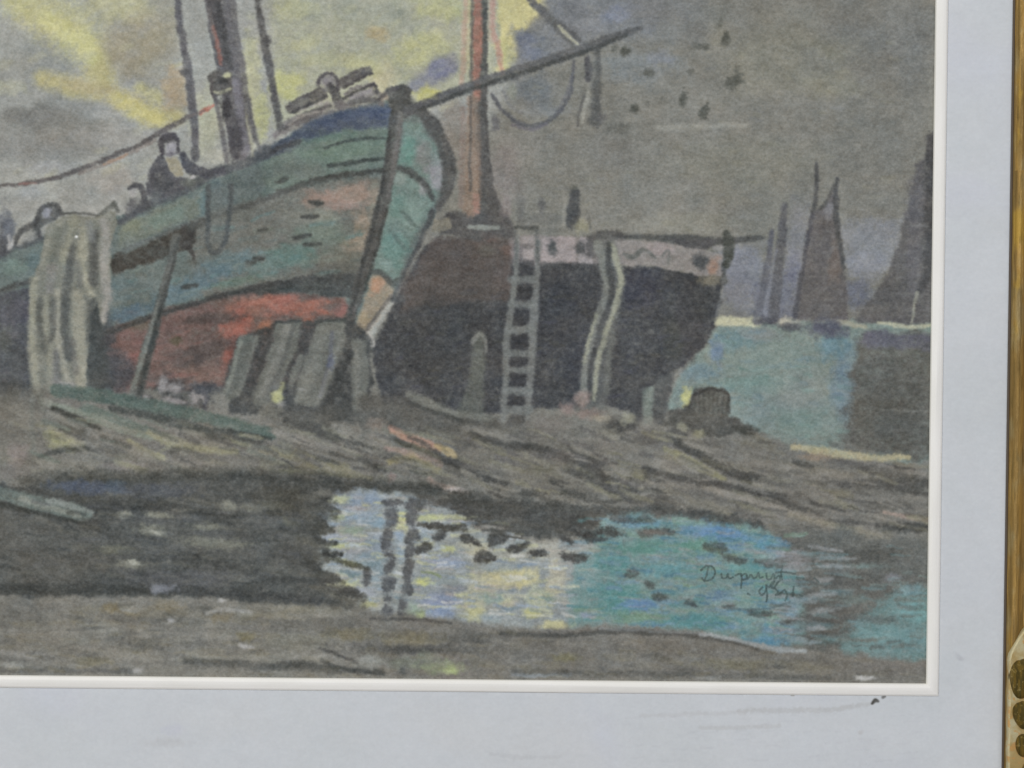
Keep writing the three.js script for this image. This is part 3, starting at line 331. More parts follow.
// hanging cloth
P([124, 123, 112], [[48, 226], [64, 216], [96, 217], [116, 212], [118, 226], [111, 246], [110, 300], [102, 326], [98, 300], [90, 318], [86, 388], [34, 394], [30, 330], [30, 290], [40, 262], [44, 244]], .92, 1.6, 1.2);
for (const [c, w, p, o] of [
  [[146, 144, 124], 6, [[60, 224], [52, 240, 8], [44, 262, 5]], .6], [[150, 148, 124], 7, [[74, 222, 10], [68, 240, 8], [64, 262, 5]], .6], [[152, 150, 128], 6, [[34, 280, 4], [33, 310, 6], [32, 350, 6], [36, 394, 6]], .8], [[156, 153, 130], 6, [[84, 226, 4], [82, 250, 8], [84, 276, 6], [92, 294, 4]], .8], [[152, 148, 136], 7, [[104, 222, 8], [106, 244, 8], [104, 270, 6], [108, 296, 8], [103, 320, 3]], .85], [[154, 150, 128], 10, [[78, 296, 9], [78, 330, 12], [80, 384, 9]], .85], [[142, 141, 122], 6, [[46, 298, 5], [44, 320, 7], [50, 350, 6], [52, 394, 8]], .8], [[156, 153, 134], 4, [[58, 290, 4], [57, 320, 5], [60, 345, 6], [68, 384, 5]], .85], [[150, 148, 140], 5, [[54, 380], [62, 384], [72, 386]], .7], [[138, 134, 124], 8, [[52, 268, 8], [50, 290, 6]], .6],
  [[86, 86, 82], 7, [[95, 234, 4], [94, 256, 8], [94, 282, 8]], .85], [[84, 85, 82], 5, [[73, 248, 3], [70, 268, 6], [66, 300, 6], [65, 330, 6], [69, 356, 8]], .8], [[92, 92, 88], 4, [[53, 300], [53, 330], [50, 340]], .7], [[90, 91, 86], 4, [[40, 300], [40, 325], [45, 350]], .7], [[104, 104, 100], 3, [[78, 262], [80, 284]], .5], [[78, 80, 78], 6, [[92, 302, 6], [90, 340, 5]], .7], [[100, 102, 92], 8, [[58, 232], [52, 256, 10]], .5], [[104, 104, 104], 4, [[56, 352], [56, 380]], .6], [[110, 110, 100], 3, [[66, 226], [64, 246]], .4], [[122, 118, 116], 5, [[88, 224], [92, 238]], .5], [[102, 100, 96], 3, [[72, 340], [76, 372]], .5]]) L(c.map((q, i) => q - (i < 2 ? 5 : 0) * (q > 120)), w, p, o * .92, 3);
B([225, 225, 220], 77, 236.5, 1.3, 1.1, .9, 0, 0);
// prop against the side
L([78, 78, 74], 6, [[176, 244, 5], [166, 280, 6], [156, 320, 9], [146, 355, 11], [136, 396, 12]], .92, 1.5); L([118, 120, 114], 5, [[174, 258, 3], [160, 300, 4], [148, 340, 5], [138, 370, 5], [131, 394, 6]], .75, 1.6); L([64, 66, 64], 4, [[168, 276], [157, 322], [148, 356], [140, 392]], .6, 1.5);
L([98, 100, 96], 8, [[176, 236, 7], [170, 262, 8], [164, 286, 6]], .7, 1.8); L([74, 75, 72], 3, [[180, 236], [173, 264], [164, 296]], .7, 1.2);
// stones under the keel
for (const [x, y, rx, ry, a] of [[162, 384, 5, 9, .1], [174, 388, 8, 6, 0], [176, 401, 12, 4, .2], [194, 397, 5, 8, -.3], [202, 394, 4, 9, -.4], [146, 398, 4, 4, 0]]) { B([66, 66, 66], x + 2, y + 2, rx + 3, ry + 3, .6, a); B([140, 134, 132], x, y, rx, ry, .85, a); } B([70, 70, 74], 205, 388, 18, 6, .8); L([76, 76, 80], 4, [[196, 390], [206, 396], [204, 408]], .7, 1.5);
// balks that prop up the bow
P([70, 71, 70], [[236, 336], [262, 330], [278, 322], [300, 320], [318, 320], [350, 318], [370, 338], [372, 400], [352, 420], [230, 414], [222, 390]], .9, 2.5, 2);
for (const q of [[[239, 336], [258, 334], [252, 360], [240, 394], [228, 402], [222, 392], [232, 364]], [[277, 322], [302, 320], [296, 350], [282, 380], [272, 404], [252, 406], [252, 396], [264, 364]], [[317, 322], [346, 320], [346, 338], [336, 366], [326, 390], [318, 408], [294, 402], [298, 380], [306, 352]], [[352, 338], [366, 340], [368, 380], [366, 412], [352, 412], [352, 372]], [[290, 368], [300, 352], [304, 356], [296, 380], [288, 392]]]) P([110, 111, 104], q, .88, 1.8, 1);
L([90, 92, 86], 8, [[247, 340], [240, 370], [230, 396]], .5, 2.5); L([126, 126, 116], 4, [[240, 342], [232, 370], [226, 390]], .6, 1.8); L([124, 124, 118], 5, [[287, 326], [276, 360], [260, 396]], .5, 2); L([92, 93, 90], 3, [[294, 324], [286, 350], [270, 392]], .5, 1.6); L([122, 122, 114], 8, [[324, 330], [312, 370], [300, 396]], .5, 3); L([96, 97, 102], 3, [[332, 332], [328, 366], [320, 396]], .6, 1.4); L([122, 122, 116], 3, [[340, 340], [326, 380], [318, 402]], .5, 1.4); B([90, 94, 112], 331, 362, 4, 8, .5); L([70, 71, 70], 2, [[276, 322], [300, 320]], .8, 1); L([70, 71, 68], 2, [[316, 321], [346, 319]], .7, 1); L([122, 121, 114], 4, [[356, 350], [358, 408]], .5, 1.8); B([168, 168, 124], 277, 397, 7, 7, .85, .4); L([162, 162, 120], 4, [[282, 384], [276, 400]], .6, 1.5); B([150, 148, 142], 281, 404, 5, 4, .6); L([66, 67, 66], 6, [[350, 352, 4], [338, 384, 8], [326, 408, 8]], .8, 2); B([134, 134, 130], 301, 389, 5, 2, .5);

// --- bowsprit, stay and hanging lines
L([88, 88, 88], 9, [[408, 112, 8], [440, 99, 9], [480, 84, 10], [512, 74, 10], [545, 63, 9], [582, 50, 9], [612, 39, 8], [640, 29, 4]], .93, 1.6); L([104, 104, 104], 3, [[440, 96], [500, 74], [550, 58], [585, 46]], .5, 1.2); L([72, 73, 70], 3, [[420, 110], [470, 90], [520, 74], [580, 54], [625, 36]], .6, 1.2);
L([98, 98, 98], 5, [[440, -200], [500, -60], [528, -2, 6], [541, 12, 7], [554, 24, 8], [570, 34, 4], [585, 45, 4]], .92, 1.4); L([100, 100, 98], 4, [[550, 20, 6], [560, 34, 4], [572, 47, 4]], .85, 1.2); L([172, 170, 146], 2.6, [[559, 27], [567, 36, 3.4], [577, 45, 2]], .7, .9);
L([92, 92, 95], 4, [[491, 94, 2], [498, 106, 3], [514, 121, 4], [532, 126, 4], [550, 120, 3.5], [564, 106, 3], [571, 88, 2.6], [573, 62, 2]], .8, 1.2); L([112, 112, 112], 2.2, [[503, 92], [508, 104], [520, 114]], .5, 1.1); L([110, 109, 112], 2.4, [[556, 112], [566, 92], [574, 66]], .5, 1.1); L([108, 104, 112], 2.4, [[512, 125], [530, 130], [546, 125]], .5, 1);
L([86, 86, 84], 8, [[596, 52, 6], [597, 74, 6], [596, 95, 8], [594, 122, 11]], .85, 2); L([80, 78, 80], 6, [[587, 60, 5], [588, 70, 6], [587, 80, 5]], .85, 1.4); L([148, 146, 136], 3, [[588, 92], [584, 108], [582, 122]], .6, 1.2); L([98, 96, 92], 2, [[583, 96], [579, 112], [577, 126]], .6, 1); L([112, 112, 108], 6, [[592, 60], [592, 85]], .4, 2); B([98, 96, 94], 601, 118, 6, 6, .5);

// --- foreshore: poles, mud and strands
B([116, 112, 103], 30, 430, 50, 40, .6); B([100, 97, 90], 20, 400, 40, 12, .6); P([114, 110, 102], [[150, 420], [330, 432], [430, 470], [330, 486], [120, 472]], .6, 8, 4); B([86, 85, 80], 340, 418, 40, 12, .7); B([98, 95, 88], 300, 420, 30, 12, .5); P([86, 84, 79], [[360, 394], [420, 398], [470, 416], [500, 420], [500, 432], [420, 434], [360, 420]], .8, 5, 3);
L([84, 98, 90], 11, [[56, 390, 12], [100, 396, 12], [150, 406, 12], [200, 416, 12], [270, 434, 9]], .85, 2); L([68, 72, 68], 8, [[110, 408, 4], [160, 418, 9], [210, 432, 10], [262, 440, 6]], .8, 2.4); L([62, 64, 60], 3, [[228, 430], [250, 434], [270, 438]], .7, 1.2); L([128, 134, 120], 6, [[50, 404, 5], [85, 414, 7], [110, 424, 7], [150, 438, 5]], .8, 1.8); L([96, 110, 100], 8, [[86, 408], [130, 424], [170, 440, 6]], .6, 2.4); L([72, 71, 64], 4, [[52, 408], [74, 416, 5], [98, 428, 4]], .85, 1.5); L([92, 89, 80], 7, [[60, 420], [82, 432]], .6, 2.5);
B([148, 146, 112], 58, 438, 17, 10, .85, .5); L([146, 142, 118], 8, [[60, 434], [80, 446]], .5, 2.5); L([152, 149, 116], 5, [[128, 440, 3], [146, 452, 7], [162, 458, 4]], .8, 1.8); L([142, 138, 112], 6, [[148, 432, 4], [168, 441, 8], [205, 449, 7], [236, 452, 4]], .8, 2); L([124, 118, 108], 9, [[96, 436], [120, 442], [150, 456]], .6, 3); L([72, 72, 66], 4, [[40, 456, 3], [60, 450, 5], [86, 448, 3]], .7, 1.8); B([136, 130, 124], 124, 466, 24, 5, .75); B([132, 126, 118], 190, 462, 18, 5, .6); B([126, 122, 112], 60, 466, 30, 7, .6); B([92, 88, 80], 230, 440, 40, 6, .5, .2); B([82, 80, 72], 180, 450, 14, 4, .5); L([140, 138, 118], 3, [[160, 450], [172, 445], [176, 442]], .5, 1);
B([132, 128, 118], 14, 415, 20, 16, .6); B([134, 124, 120], 18, 455, 10, 14, .7); L([118, 118, 110], 4, [[32, 396], [31, 420], [33, 446]], .6, 1.6); B([104, 100, 92], 8, 430, 16, 20, .5); B([140, 140, 130], 46, 402, 7, 5, .7); L([98, 96, 88], 3, [[4, 400], [10, 396], [18, 394]], .6, 1.2); B([118, 112, 106], 14, 472, 16, 8, .6); L([116, 116, 106], 5, [[40, 394], [42, 408]], .5, 1.6);
H([[130, 125, 114], [88, 85, 78], [118, 112, 98], [136, 132, 112]], [0, 420, 260, 474], 80, .25, 18, 2.5, .2, 61);
// middle: planks and bright strands
L([122, 116, 106], 5, [[274, 432, 3], [300, 440, 6], [340, 450, 6], [380, 466, 5]], .8, 1.6); L([78, 76, 70], 4, [[330, 452, 3], [360, 460, 5], [380, 468, 4]], .7, 1.6); L([128, 122, 94], 5, [[262, 450], [300, 456, 7], [330, 466], [350, 476]], .6, 2); L([116, 110, 84], 6, [[290, 470], [320, 464], [345, 466]], .5, 2); L([130, 126, 98], 3, [[280, 470], [330, 474], [370, 478]], .5, 1.4); B([82, 80, 74], 325, 430, 30, 8, .7, .2); B([140, 132, 120], 346, 430, 14, 8, .6); B([136, 132, 118], 270, 410, 12, 7, .5);
L([172, 134, 116], 8, [[392, 429, 7], [405, 436, 8], [422, 442, 8], [438, 449, 7]], .9, 1.6); L([182, 162, 118], 6, [[436, 446, 5], [448, 452, 7], [455, 456, 4]], .85, 1.5); L([152, 132, 122], 7, [[386, 448, 4], [405, 452, 7], [425, 457, 6], [440, 464, 4]], .85, 1.6); L([150, 140, 104], 6, [[388, 462, 4], [410, 458, 7], [436, 470, 5]], .6, 2); L([84, 80, 70], 5, [[396, 440, 3], [418, 449, 6], [440, 457, 4]], .8, 1.5); B([142, 126, 112], 376, 424, 12, 6, .5); B([130, 122, 112], 380, 438, 14, 8, .5); B([66, 66, 62], 456, 466, 12, 8, .85); L([172, 152, 140], 6, [[428, 478, 4], [436, 486, 7], [450, 490, 7], [466, 492, 4]], .9, 1.6); L([184, 180, 178], 3, [[444, 491], [456, 489, 4], [466, 490, 2]], .75, 1); B([150, 124, 118], 391, 478, 4, 6, .5);
L([116, 116, 108], 8, [[408, 394, 5], [424, 401, 9], [450, 412, 8], [490, 419, 5]], .8, 2); L([72, 72, 68], 3, [[412, 404], [436, 412], [468, 422]], .7, 1.4); P([100, 97, 90], [[440, 424], [520, 420], [600, 440], [600, 500], [470, 480]], .6, 8, 4); L([122, 117, 108], 6, [[460, 452], [520, 458, 8], [560, 464]], .5, 3); B([88, 86, 82], 480, 442, 26, 7, .6); B([126, 122, 112], 478, 465, 20, 6, .5); B([116, 112, 96], 545, 472, 26, 8, .6); L([78, 76, 74], 6, [[510, 445, 5], [535, 448, 5], [560, 456, 6], [600, 464, 4]], .6, 2.4); L([80, 78, 74], 5, [[570, 446], [605, 444], [612, 446]], .5, 2); B([122, 114, 106], 560, 456, 20, 5, .4);
B([136, 120, 114], 566, 409, 8, 7, .8); B([142, 126, 120], 581, 398, 9, 9, .8); B([138, 122, 114], 588, 414, 14, 6, .7); B([150, 142, 126], 600, 418, 10, 4, .6); B([76, 75, 72], 620, 426, 16, 9, .85); B([144, 142, 124], 627, 418, 7, 6, .7); B([136, 132, 118], 608, 436, 12, 8, .5); B([130, 126, 116], 645, 424, 9, 8, .6); B([138, 134, 122], 660, 430, 6, 5, .5); B([146, 144, 124], 682, 427, 6, 5, .7); B([140, 138, 112], 698, 434, 7, 5, .7); B([94, 92, 90], 655, 438, 30, 10, .5); B([120, 114, 108], 550, 424, 20, 10, .5); B([128, 118, 110], 605, 446, 10, 6, .5);
L([112, 108, 98], 12, [[610, 450], [660, 462, 14], [700, 476, 10]], .5, 4); L([74, 73, 68], 5, [[676, 442, 4], [695, 454, 6], [720, 468, 5], [750, 482, 4]], .85, 1.6); L([134, 130, 100], 5, [[676, 452, 3], [700, 466, 6], [722, 478, 4]], .75, 1.8); L([78, 76, 72], 4, [[646, 470], [680, 478, 5], [720, 486], [760, 496, 5], [800, 508, 4]], .75, 2); L([130, 124, 114], 7, [[690, 480, 4], [730, 494, 8], [770, 506, 8], [830, 528, 5]], .7, 2.4); B([120, 116, 92], 638, 478, 12, 7, .6); L([150, 146, 134], 3, [[622, 478, 2], [632, 484, 4], [645, 488, 2]], .8, 1.1); L([142, 140, 132], 4, [[640, 496, 3], [650, 492, 4], [668, 494, 2]], .75, 1.2); B([84, 82, 78], 655, 500, 22, 6, .7); B([98, 95, 90], 700, 488, 26, 8, .4);
L([118, 113, 103], 9, [[770, 462], [800, 468, 10], [850, 476, 7]], .6, 3); L([78, 76, 72], 5, [[764, 486], [790, 502], [820, 516]], .6, 2.4); L([88, 86, 82], 6, [[770, 494], [800, 504]], .4, 2); B([84, 83, 78], 895, 485, 40, 9, .8); B([104, 101, 94], 850, 490, 34, 10, .5); L([158, 138, 126], 3, [[884, 512, 2], [905, 516, 5], [928, 519, 4]], .8, 1.4); B([70, 70, 66], 905, 527, 28, 6, .8); L([140, 134, 118], 5, [[790, 514], [830, 524, 6], [870, 535, 7], [890, 536, 4]], .65, 2); B([118, 113, 94], 840, 495, 12, 6, .5); B([92, 90, 84], 890, 505, 30, 5, .5);
H([[128, 122, 112], [84, 82, 77], [118, 112, 98], [136, 130, 116]], [440, 430, 780, 510], 150, .28, 20, 2.5, .2, 62); H([[122, 117, 106], [82, 80, 75], [126, 120, 98]], [770, 465, 928, 600], 90, .12, 18, 2.5, .2, 63); H([[126, 120, 106], [84, 80, 74], [128, 122, 98]], [260, 425, 450, 480], 80, .3, 20, 2.5, .2, 64);
// ridges of the foreshore
for (const [c, w, p, o] of [
  [[132, 128, 120], 5, [[272, 431, 3], [300, 439, 6], [345, 452, 5], [374, 463, 3]], .7], [[126, 121, 100], 8, [[262, 449, 5], [295, 455, 10], [330, 468, 9], [360, 476, 5]], .6], [[92, 89, 78], 4, [[270, 463], [300, 468, 5], [325, 476, 3]], .6], [[76, 75, 71], 10, [[286, 420, 6], [312, 428, 13], [338, 436, 8]], .7], [[132, 130, 122], 9, [[334, 426, 6], [346, 432, 11], [356, 440, 6]], .6], [[70, 69, 65], 5, [[358, 456, 3], [372, 464, 7], [384, 470, 3]], .7], [[126, 123, 116], 10, [[466, 428, 5], [492, 434, 10], [520, 442, 6]], .5], [[120, 117, 108], 14, [[478, 456, 8], [505, 464, 15], [530, 478, 10]], .5], [[72, 71, 68], 7, [[446, 462, 9], [470, 474, 7], [505, 482, 6]], .7], [[128, 124, 110], 6, [[500, 452, 3], [530, 456, 7], [548, 464, 4]], .6], [[76, 74, 70], 5, [[512, 446], [538, 448, 6], [560, 455, 4], [596, 470, 6], [608, 486, 4]], .65], [[130, 126, 118], 12, [[560, 438, 8], [596, 446, 14], [640, 456, 12], [690, 470, 6]], .6], [[124, 119, 111], 10, [[648, 482, 6], [690, 484, 10], [716, 490, 6]], .5], [[134, 128, 117], 10, [[704, 486, 4], [740, 496, 11], [790, 508, 9], [830, 522, 4]], .65], [[76, 75, 70], 5, [[672, 440, 4], [690, 450, 7], [720, 466, 6], [756, 478, 3]], .8], [[130, 127, 102], 5, [[664, 448, 3], [694, 464, 6], [724, 478, 3]], .7], [[78, 76, 72], 5, [[644, 468, 3], [676, 476, 6], [724, 486, 5], [766, 498, 6], [806, 510, 3]], .7], [[84, 82, 77], 6, [[590, 478, 4], [610, 492, 7], [640, 502, 6]], .55], [[120, 116, 106], 12, [[530, 482, 8], [560, 478, 14], [590, 486, 8]], .5], [[128, 123, 112], 8, [[776, 466, 5], [810, 470, 9], [846, 475, 5]], .6], [[82, 80, 76], 8, [[844, 482, 5], [880, 484, 9], [925, 484, 7]], .6], [[92, 90, 84], 12, [[640, 440, 8], [670, 436, 10]], .4]]) L(c, w, p, o, 2.2, .7);
H([[136, 132, 122], [78, 77, 73], [126, 124, 108], [96, 94, 90]], [262, 428, 470, 478], 70, .32, 26, 3.2, .47, 91, (x, y) => y < 474); H([[136, 132, 122], [76, 75, 71], [130, 126, 106], [98, 95, 92]], [470, 432, 700, 500], 110, .3, 26, 3.2, .47, 92); H([[134, 129, 120], [80, 78, 74], [128, 124, 106]], [690, 462, 925, 535], 90, .22, 28, 3.2, .47, 93, (x, y) => y < 512 + (x - 690) * .09); H([[134, 131, 120], [82, 81, 76], [138, 136, 112], [112, 118, 108]], [40, 404, 262, 470], 70, .3, 26, 3.2, .47, 94, (x, y) => y > 412 + (x - 60) * .12);
// dark water on the left
P([78, 79, 76], [[-310, 480], [20, 484], [60, 476], [256, 474], [330, 478], [420, 484], [470, 494], [520, 500], [590, 506], [660, 504], [760, 522], [770, 536], [660, 516], [600, 518], [560, 540], [460, 536], [400, 498], [332, 494], [312, 560], [330, 580], [352, 604], [300, 610], [150, 598], [-310, 596]], .95, 3, 3);
H([[100, 100, 96], [60, 61, 59], [90, 92, 92]], [0, 500, 320, 592], 90, .08, 34, 5, .3, 85, (x, y) => y < 588);
L([68, 68, 63], 9, [[22, 480, 6], [60, 476, 10], [120, 476, 9], [180, 474, 8], [256, 474, 10], [330, 480, 12], [400, 486, 12], [440, 486, 8]], .5, 4); B([82, 90, 106], 85, 487, 36, 7, .8, .05); B([80, 92, 104], 115, 486, 12, 7, .5); B([82, 86, 94], 150, 490, 50, 8, .5); P([96, 94, 88], [[-310, 500], [0, 506], [60, 530], [110, 560], [60, 596], [-310, 592]], .6, 8, 5);
L([110, 119, 113], 13, [[-40, 485, 10], [0, 494, 12], [40, 504, 13], [70, 511, 14], [86, 515, 9]], .9, 2); L([138, 140, 130], 4, [[20, 498], [50, 507, 5], [78, 515, 4]], .6, 1.6); L([140, 144, 138], 5, [[48, 500], [66, 505, 6], [90, 512, 4]], .65, 1.6); L([66, 67, 62], 4, [[0, 504], [40, 514, 4], [78, 522, 3]], .7, 1.6); L([104, 102, 94], 4, [[36, 516], [60, 530]], .5, 1.6);
for (const [x, y, rx, ry, c] of [[123, 514, 9, 4, 142], [157, 515, 14, 3.4, 128], [152, 530, 18, 6, 132], [155, 532, 6, 3, 152], [213, 543, 36, 6, 122], [205, 526, 18, 5, 116], [130, 564, 14, 5, 128], [132, 563, 6, 3, 156], [228, 506, 8, 5, 138], [252, 508, 14, 4, 126], [275, 505, 16, 4, 116], [115, 550, 20, 5, 104], [290, 522, 10, 5, 104]]) B([c, c, c - 12], x, y, rx, ry, .75, .06, .5);
B([62, 63, 62], 130, 505, 40, 6, .5); B([66, 66, 62], 90, 525, 16, 8, .6); B([72, 70, 62], 290, 500, 30, 14, .6); B([88, 88, 84], 300, 535, 20, 20, .5); B([70, 70, 68], 290, 560, 30, 12, .5); B([94, 94, 88], 285, 570, 26, 7, .5); B([92, 92, 96], 180, 580, 60, 10, .4);
H([[98, 98, 92], [62, 63, 60], [88, 90, 92], [108, 106, 96]], [0, 495, 325, 598], 170, .08, 20, 2.6, .3, 65); L([66, 67, 64], 9, [[-200, 586], [0, 588, 10], [70, 589, 9], [150, 590, 5]], .7, 3); L([66, 67, 66], 7, [[165, 590], [220, 593], [300, 600], [350, 606, 5]], .6, 3);
H([[110, 106, 98], [64, 64, 60], [82, 82, 80]], [440, 490, 620, 540], 70, .06, 18, 2.6, .35, 66);
// the bright pool
P([146, 152, 150], [[334, 496], [348, 490], [392, 492], [440, 502], [470, 524], [516, 540], [560, 546], [590, 536], [600, 560], [596, 622], [512, 630], [440, 616], [370, 612], [346, 596], [326, 574], [318, 556], [326, 528]], .92, 3, 3);
P([114, 142, 140], [[582, 552], [600, 520], [640, 512], [700, 520], [770, 530], [790, 548], [806, 590], [806, 648], [760, 642], [700, 632], [600, 624], [570, 628], [566, 590]], .95, 5, 3);
P([98, 100, 96], [[774, 530], [840, 530], [935, 540], [935, 580], [880, 640], [850, 650], [806, 650], [800, 600]], .9, 7, 4); P([106, 138, 138], [[838, 650], [860, 622], [890, 592], [935, 586], [935, 664], [880, 660]], .8, 8, 4);
// left part: broken sky
B([132, 146, 162], 362, 500, 26, 9, .85); B([140, 156, 170], 350, 515, 30, 7, .7); B([128, 154, 172], 375, 522, 22, 6, .6); B([176, 177, 130], 340, 499, 10, 4, .55); B([174, 177, 128], 336, 516, 8, 5, .5); B([164, 150, 148], 355, 508, 12, 3, .4); B([158, 154, 146], 336, 535, 14, 8, .7); B([142, 158, 138], 350, 530, 14, 5, .6); B([178, 180, 130], 340, 545, 16, 4, .8); B([150, 154, 158], 345, 540, 26, 5, .4); B([148, 158, 172], 330, 538, 10, 5, .5); B([150, 158, 162], 345, 556, 20, 5, .7); B([176, 180, 134], 350, 564, 14, 3, .7, .2); B([120, 142, 150], 372, 560, 14, 10, .6); B([134, 146, 158], 378, 545, 12, 12, .6); B([156, 154, 156], 350, 550, 16, 4, .4); B([108, 128, 130], 352, 574, 14, 5, .8); B([178, 178, 130], 346, 584, 14, 5, .75); B([150, 154, 160], 360, 592, 20, 6, .7); B([132, 148, 156], 376, 574, 9, 12, .6); B([166, 164, 148], 374, 604, 14, 7, .6); B([158, 156, 112], 368, 604, 9, 4, .6); B([140, 140, 132], 345, 600, 16, 6, .4);
B([184, 184, 132], 402, 520, 7, 10, .9); B([176, 180, 132], 430, 518, 14, 4, .85); B([178, 178, 140], 455, 517, 16, 3, .7); B([146, 158, 162], 428, 535, 16, 6, .7); B([178, 176, 136], 426, 542, 8, 4, .6); B([150, 166, 182], 398, 535, 5, 6, .6); B([148, 164, 176], 400, 550, 6, 12, .6); B([180, 182, 128], 446, 549, 8, 4, .7); B([146, 158, 178], 445, 562, 22, 7, .75); B([174, 172, 150], 475, 545, 20, 6, .7); B([184, 178, 144], 478, 552, 14, 4, .7); B([190, 192, 118], 423, 582, 9, 4.5, .95); B([140, 150, 150], 445, 580, 24, 6, .5); L([128, 140, 96], 2, [[421, 572], [434, 574], [440, 577]], .6, .9); B([134, 142, 164], 440, 603, 24, 9, .85); B([128, 144, 170], 438, 612, 16, 7, .7); B([150, 156, 168], 432, 598, 8, 5, .5); B([146, 166, 136], 416, 610, 11, 7, .5); B([168, 182, 126], 420, 616, 5, 4, .6); B([118, 120, 130], 455, 590, 20, 5, .4);
B([174, 170, 142], 480, 590, 18, 20, .8); B([180, 176, 130], 474, 612, 12, 9, .8); B([186, 178, 136], 505, 580, 22, 10, .85); B([194, 186, 138], 526, 578, 14, 10, .85); B([172, 176, 148], 540, 600, 18, 14, .8); B([180, 178, 124], 532, 614, 10, 6, .85); B([130, 148, 140], 492, 598, 14, 6, .7); B([128, 146, 140], 548, 598, 10, 5, .7); B([176, 170, 148], 555, 580, 9, 20, .8); B([184, 178, 134], 554, 625, 16, 5, .85); B([150, 160, 160], 500, 566, 18, 4, .5); B([138, 150, 150], 490, 618, 12, 5, .5); B([166, 164, 150], 500, 555, 40, 7, .6); B([166, 160, 144], 545, 550, 26, 10, .6); B([186, 182, 140], 508, 602, 8, 6, .5); B([160, 158, 150], 588, 548, 12, 5, .6); B([140, 154, 160], 570, 545, 12, 6, .6);
H([[164, 170, 172], [178, 178, 138], [124, 138, 144], [150, 150, 140], [166, 158, 150], [132, 148, 164]], [330, 495, 570, 620], 420, .06, 14, 2, .45, 71, (x, y) => y > 478 + Math.max(0, x - 400) * .45 && y < 600 + (x - 340) * .12);
H([[192, 191, 184], [184, 184, 160], [170, 178, 184]], [334, 500, 590, 622], 120, .05, 16, 2.2, .5, 96, (x, y) => y > 486 + Math.max(0, x - 400) * .42 && y < 598 + (x - 340) * .11);
// right part: teal and blue
B([100, 136, 170], 715, 532, 34, 9, .9, .15); B([98, 142, 164], 765, 545, 24, 8, .7, .2); B([96, 132, 164], 730, 545, 22, 9, .5); B([100, 138, 158], 636, 522, 26, 6, .7, .05); B([92, 138, 128], 650, 548, 34, 8, .8); B([88, 136, 134], 615, 566, 24, 12, .7); B([92, 140, 126], 700, 545, 22, 7, .6); B([116, 148, 128], 710, 552, 20, 5, .6); B([96, 146, 154], 680, 570, 40, 8, .6); B([82, 134, 132], 620, 600, 30, 18, .75); B([94, 126, 164], 640, 605, 18, 6, .85); B([116, 146, 174], 646, 606, 6, 3, .5); B([92, 124, 156], 720, 598, 16, 8, .7); B([118, 146, 122], 645, 618, 30, 6, .6); B([84, 136, 140], 700, 622, 44, 8, .7); B([92, 138, 160], 770, 642, 24, 7, .8); B([118, 146, 148], 760, 600, 30, 10, .6); B([128, 148, 146], 700, 590, 18, 6, .4); B([126, 146, 130], 740, 600, 22, 6, .5); B([100, 134, 158], 780, 632, 20, 10, .7); B([128, 144, 160], 790, 610, 10, 14, .5); B([150, 146, 150], 792, 558, 14, 8, .75); B([132, 138, 146], 775, 555, 12, 8, .5); B([142, 154, 168], 587, 615, 8, 4, .8); B([110, 152, 140], 790, 590, 10, 8, .5); B([96, 152, 150], 745, 568, 20, 8, .4); B([110, 146, 122], 760, 580, 14, 6, .4);
B([110, 150, 150], 915, 612, 18, 14, .8); B([112, 146, 146], 890, 634, 34, 9, .7); B([118, 144, 150], 910, 590, 14, 6, .5); B([104, 122, 118], 850, 600, 20, 5, .5); B([100, 120, 118], 840, 640, 24, 6, .7); B([134, 136, 142], 893, 578, 10, 4, .6); B([84, 84, 80], 850, 580, 34, 8, .6); B([90, 88, 84], 830, 612, 22, 18, .6); B([88, 94, 92], 870, 620, 30, 4, .5); B([80, 80, 76], 860, 555, 40, 8, .5); B([112, 124, 120], 860, 566, 26, 3, .5); B([110, 108, 100], 905, 600, 12, 3, .4);
H([[128, 154, 150], [88, 128, 130], [112, 140, 158], [118, 144, 124], [92, 140, 144], [136, 142, 140], [84, 122, 140]], [575, 518, 800, 640], 420, .05, 16, 2.4, .42, 72, (x, y) => y > 512 + (x - 640) * .14 && y < 626 + Math.max(0, x - 690) * .18); H([[118, 140, 138], [82, 82, 78], [108, 106, 98], [104, 134, 138]], [800, 540, 928, 655], 110, .04, 18, 2.4, .3, 73, (x, y) => y < 660 - (928 - x) * .1);
H([[112, 124, 122], [96, 98, 95], [128, 138, 140], [100, 118, 120], [140, 142, 142], [90, 92, 88]], [770, 545, 842, 646], 110, .03, 24, 3, .5, 95, (x, y) => y < 640 + (x - 770) * .14); B([138, 138, 140], 794, 562, 16, 10, .4);
// dark dabs on the water
for (const [x, y, rx, ry, a] of [[470, 541, 10, 6, .5], [497, 539, 11, 8, -.35], [486, 557, 12, 6, .1], [517, 546, 11, 5, -.25], [536, 553, 10, 5, .2], [567, 539, 9, 5, .6], [573, 556, 13, 5.5, .15], [610, 533, 12, 5, .15], [590, 538, 16, 5, .1], [655, 532, 22, 5, .02], [632, 520, 26, 5, .05], [440, 535, 9, 6, -.5], [423, 549, 10, 5, -.35], [444, 526, 22, 3, .05], [632, 574, 8, 4, 0], [651, 584, 5, 4, .3], [660, 598, 8, 5, 0], [691, 604, 8, 4, .5], [715, 548, 12, 6, .2], [735, 560, 12, 5, .2], [760, 614, 12, 4, .1], [585, 532, 14, 5, 0], [552, 522, 30, 10, 0], [500, 510, 40, 10, 0], [728, 607, 8, 2.5, .05]]) d.dab([72, 71, 68], x, y, rx * 1.05, ry * .85, a, x > 620 ? .5 : .8);
B([116, 110, 104], 655, 532, 16, 3, .5); L([132, 132, 128], 2, [[560, 548], [580, 546], [598, 552]], .5, 1);
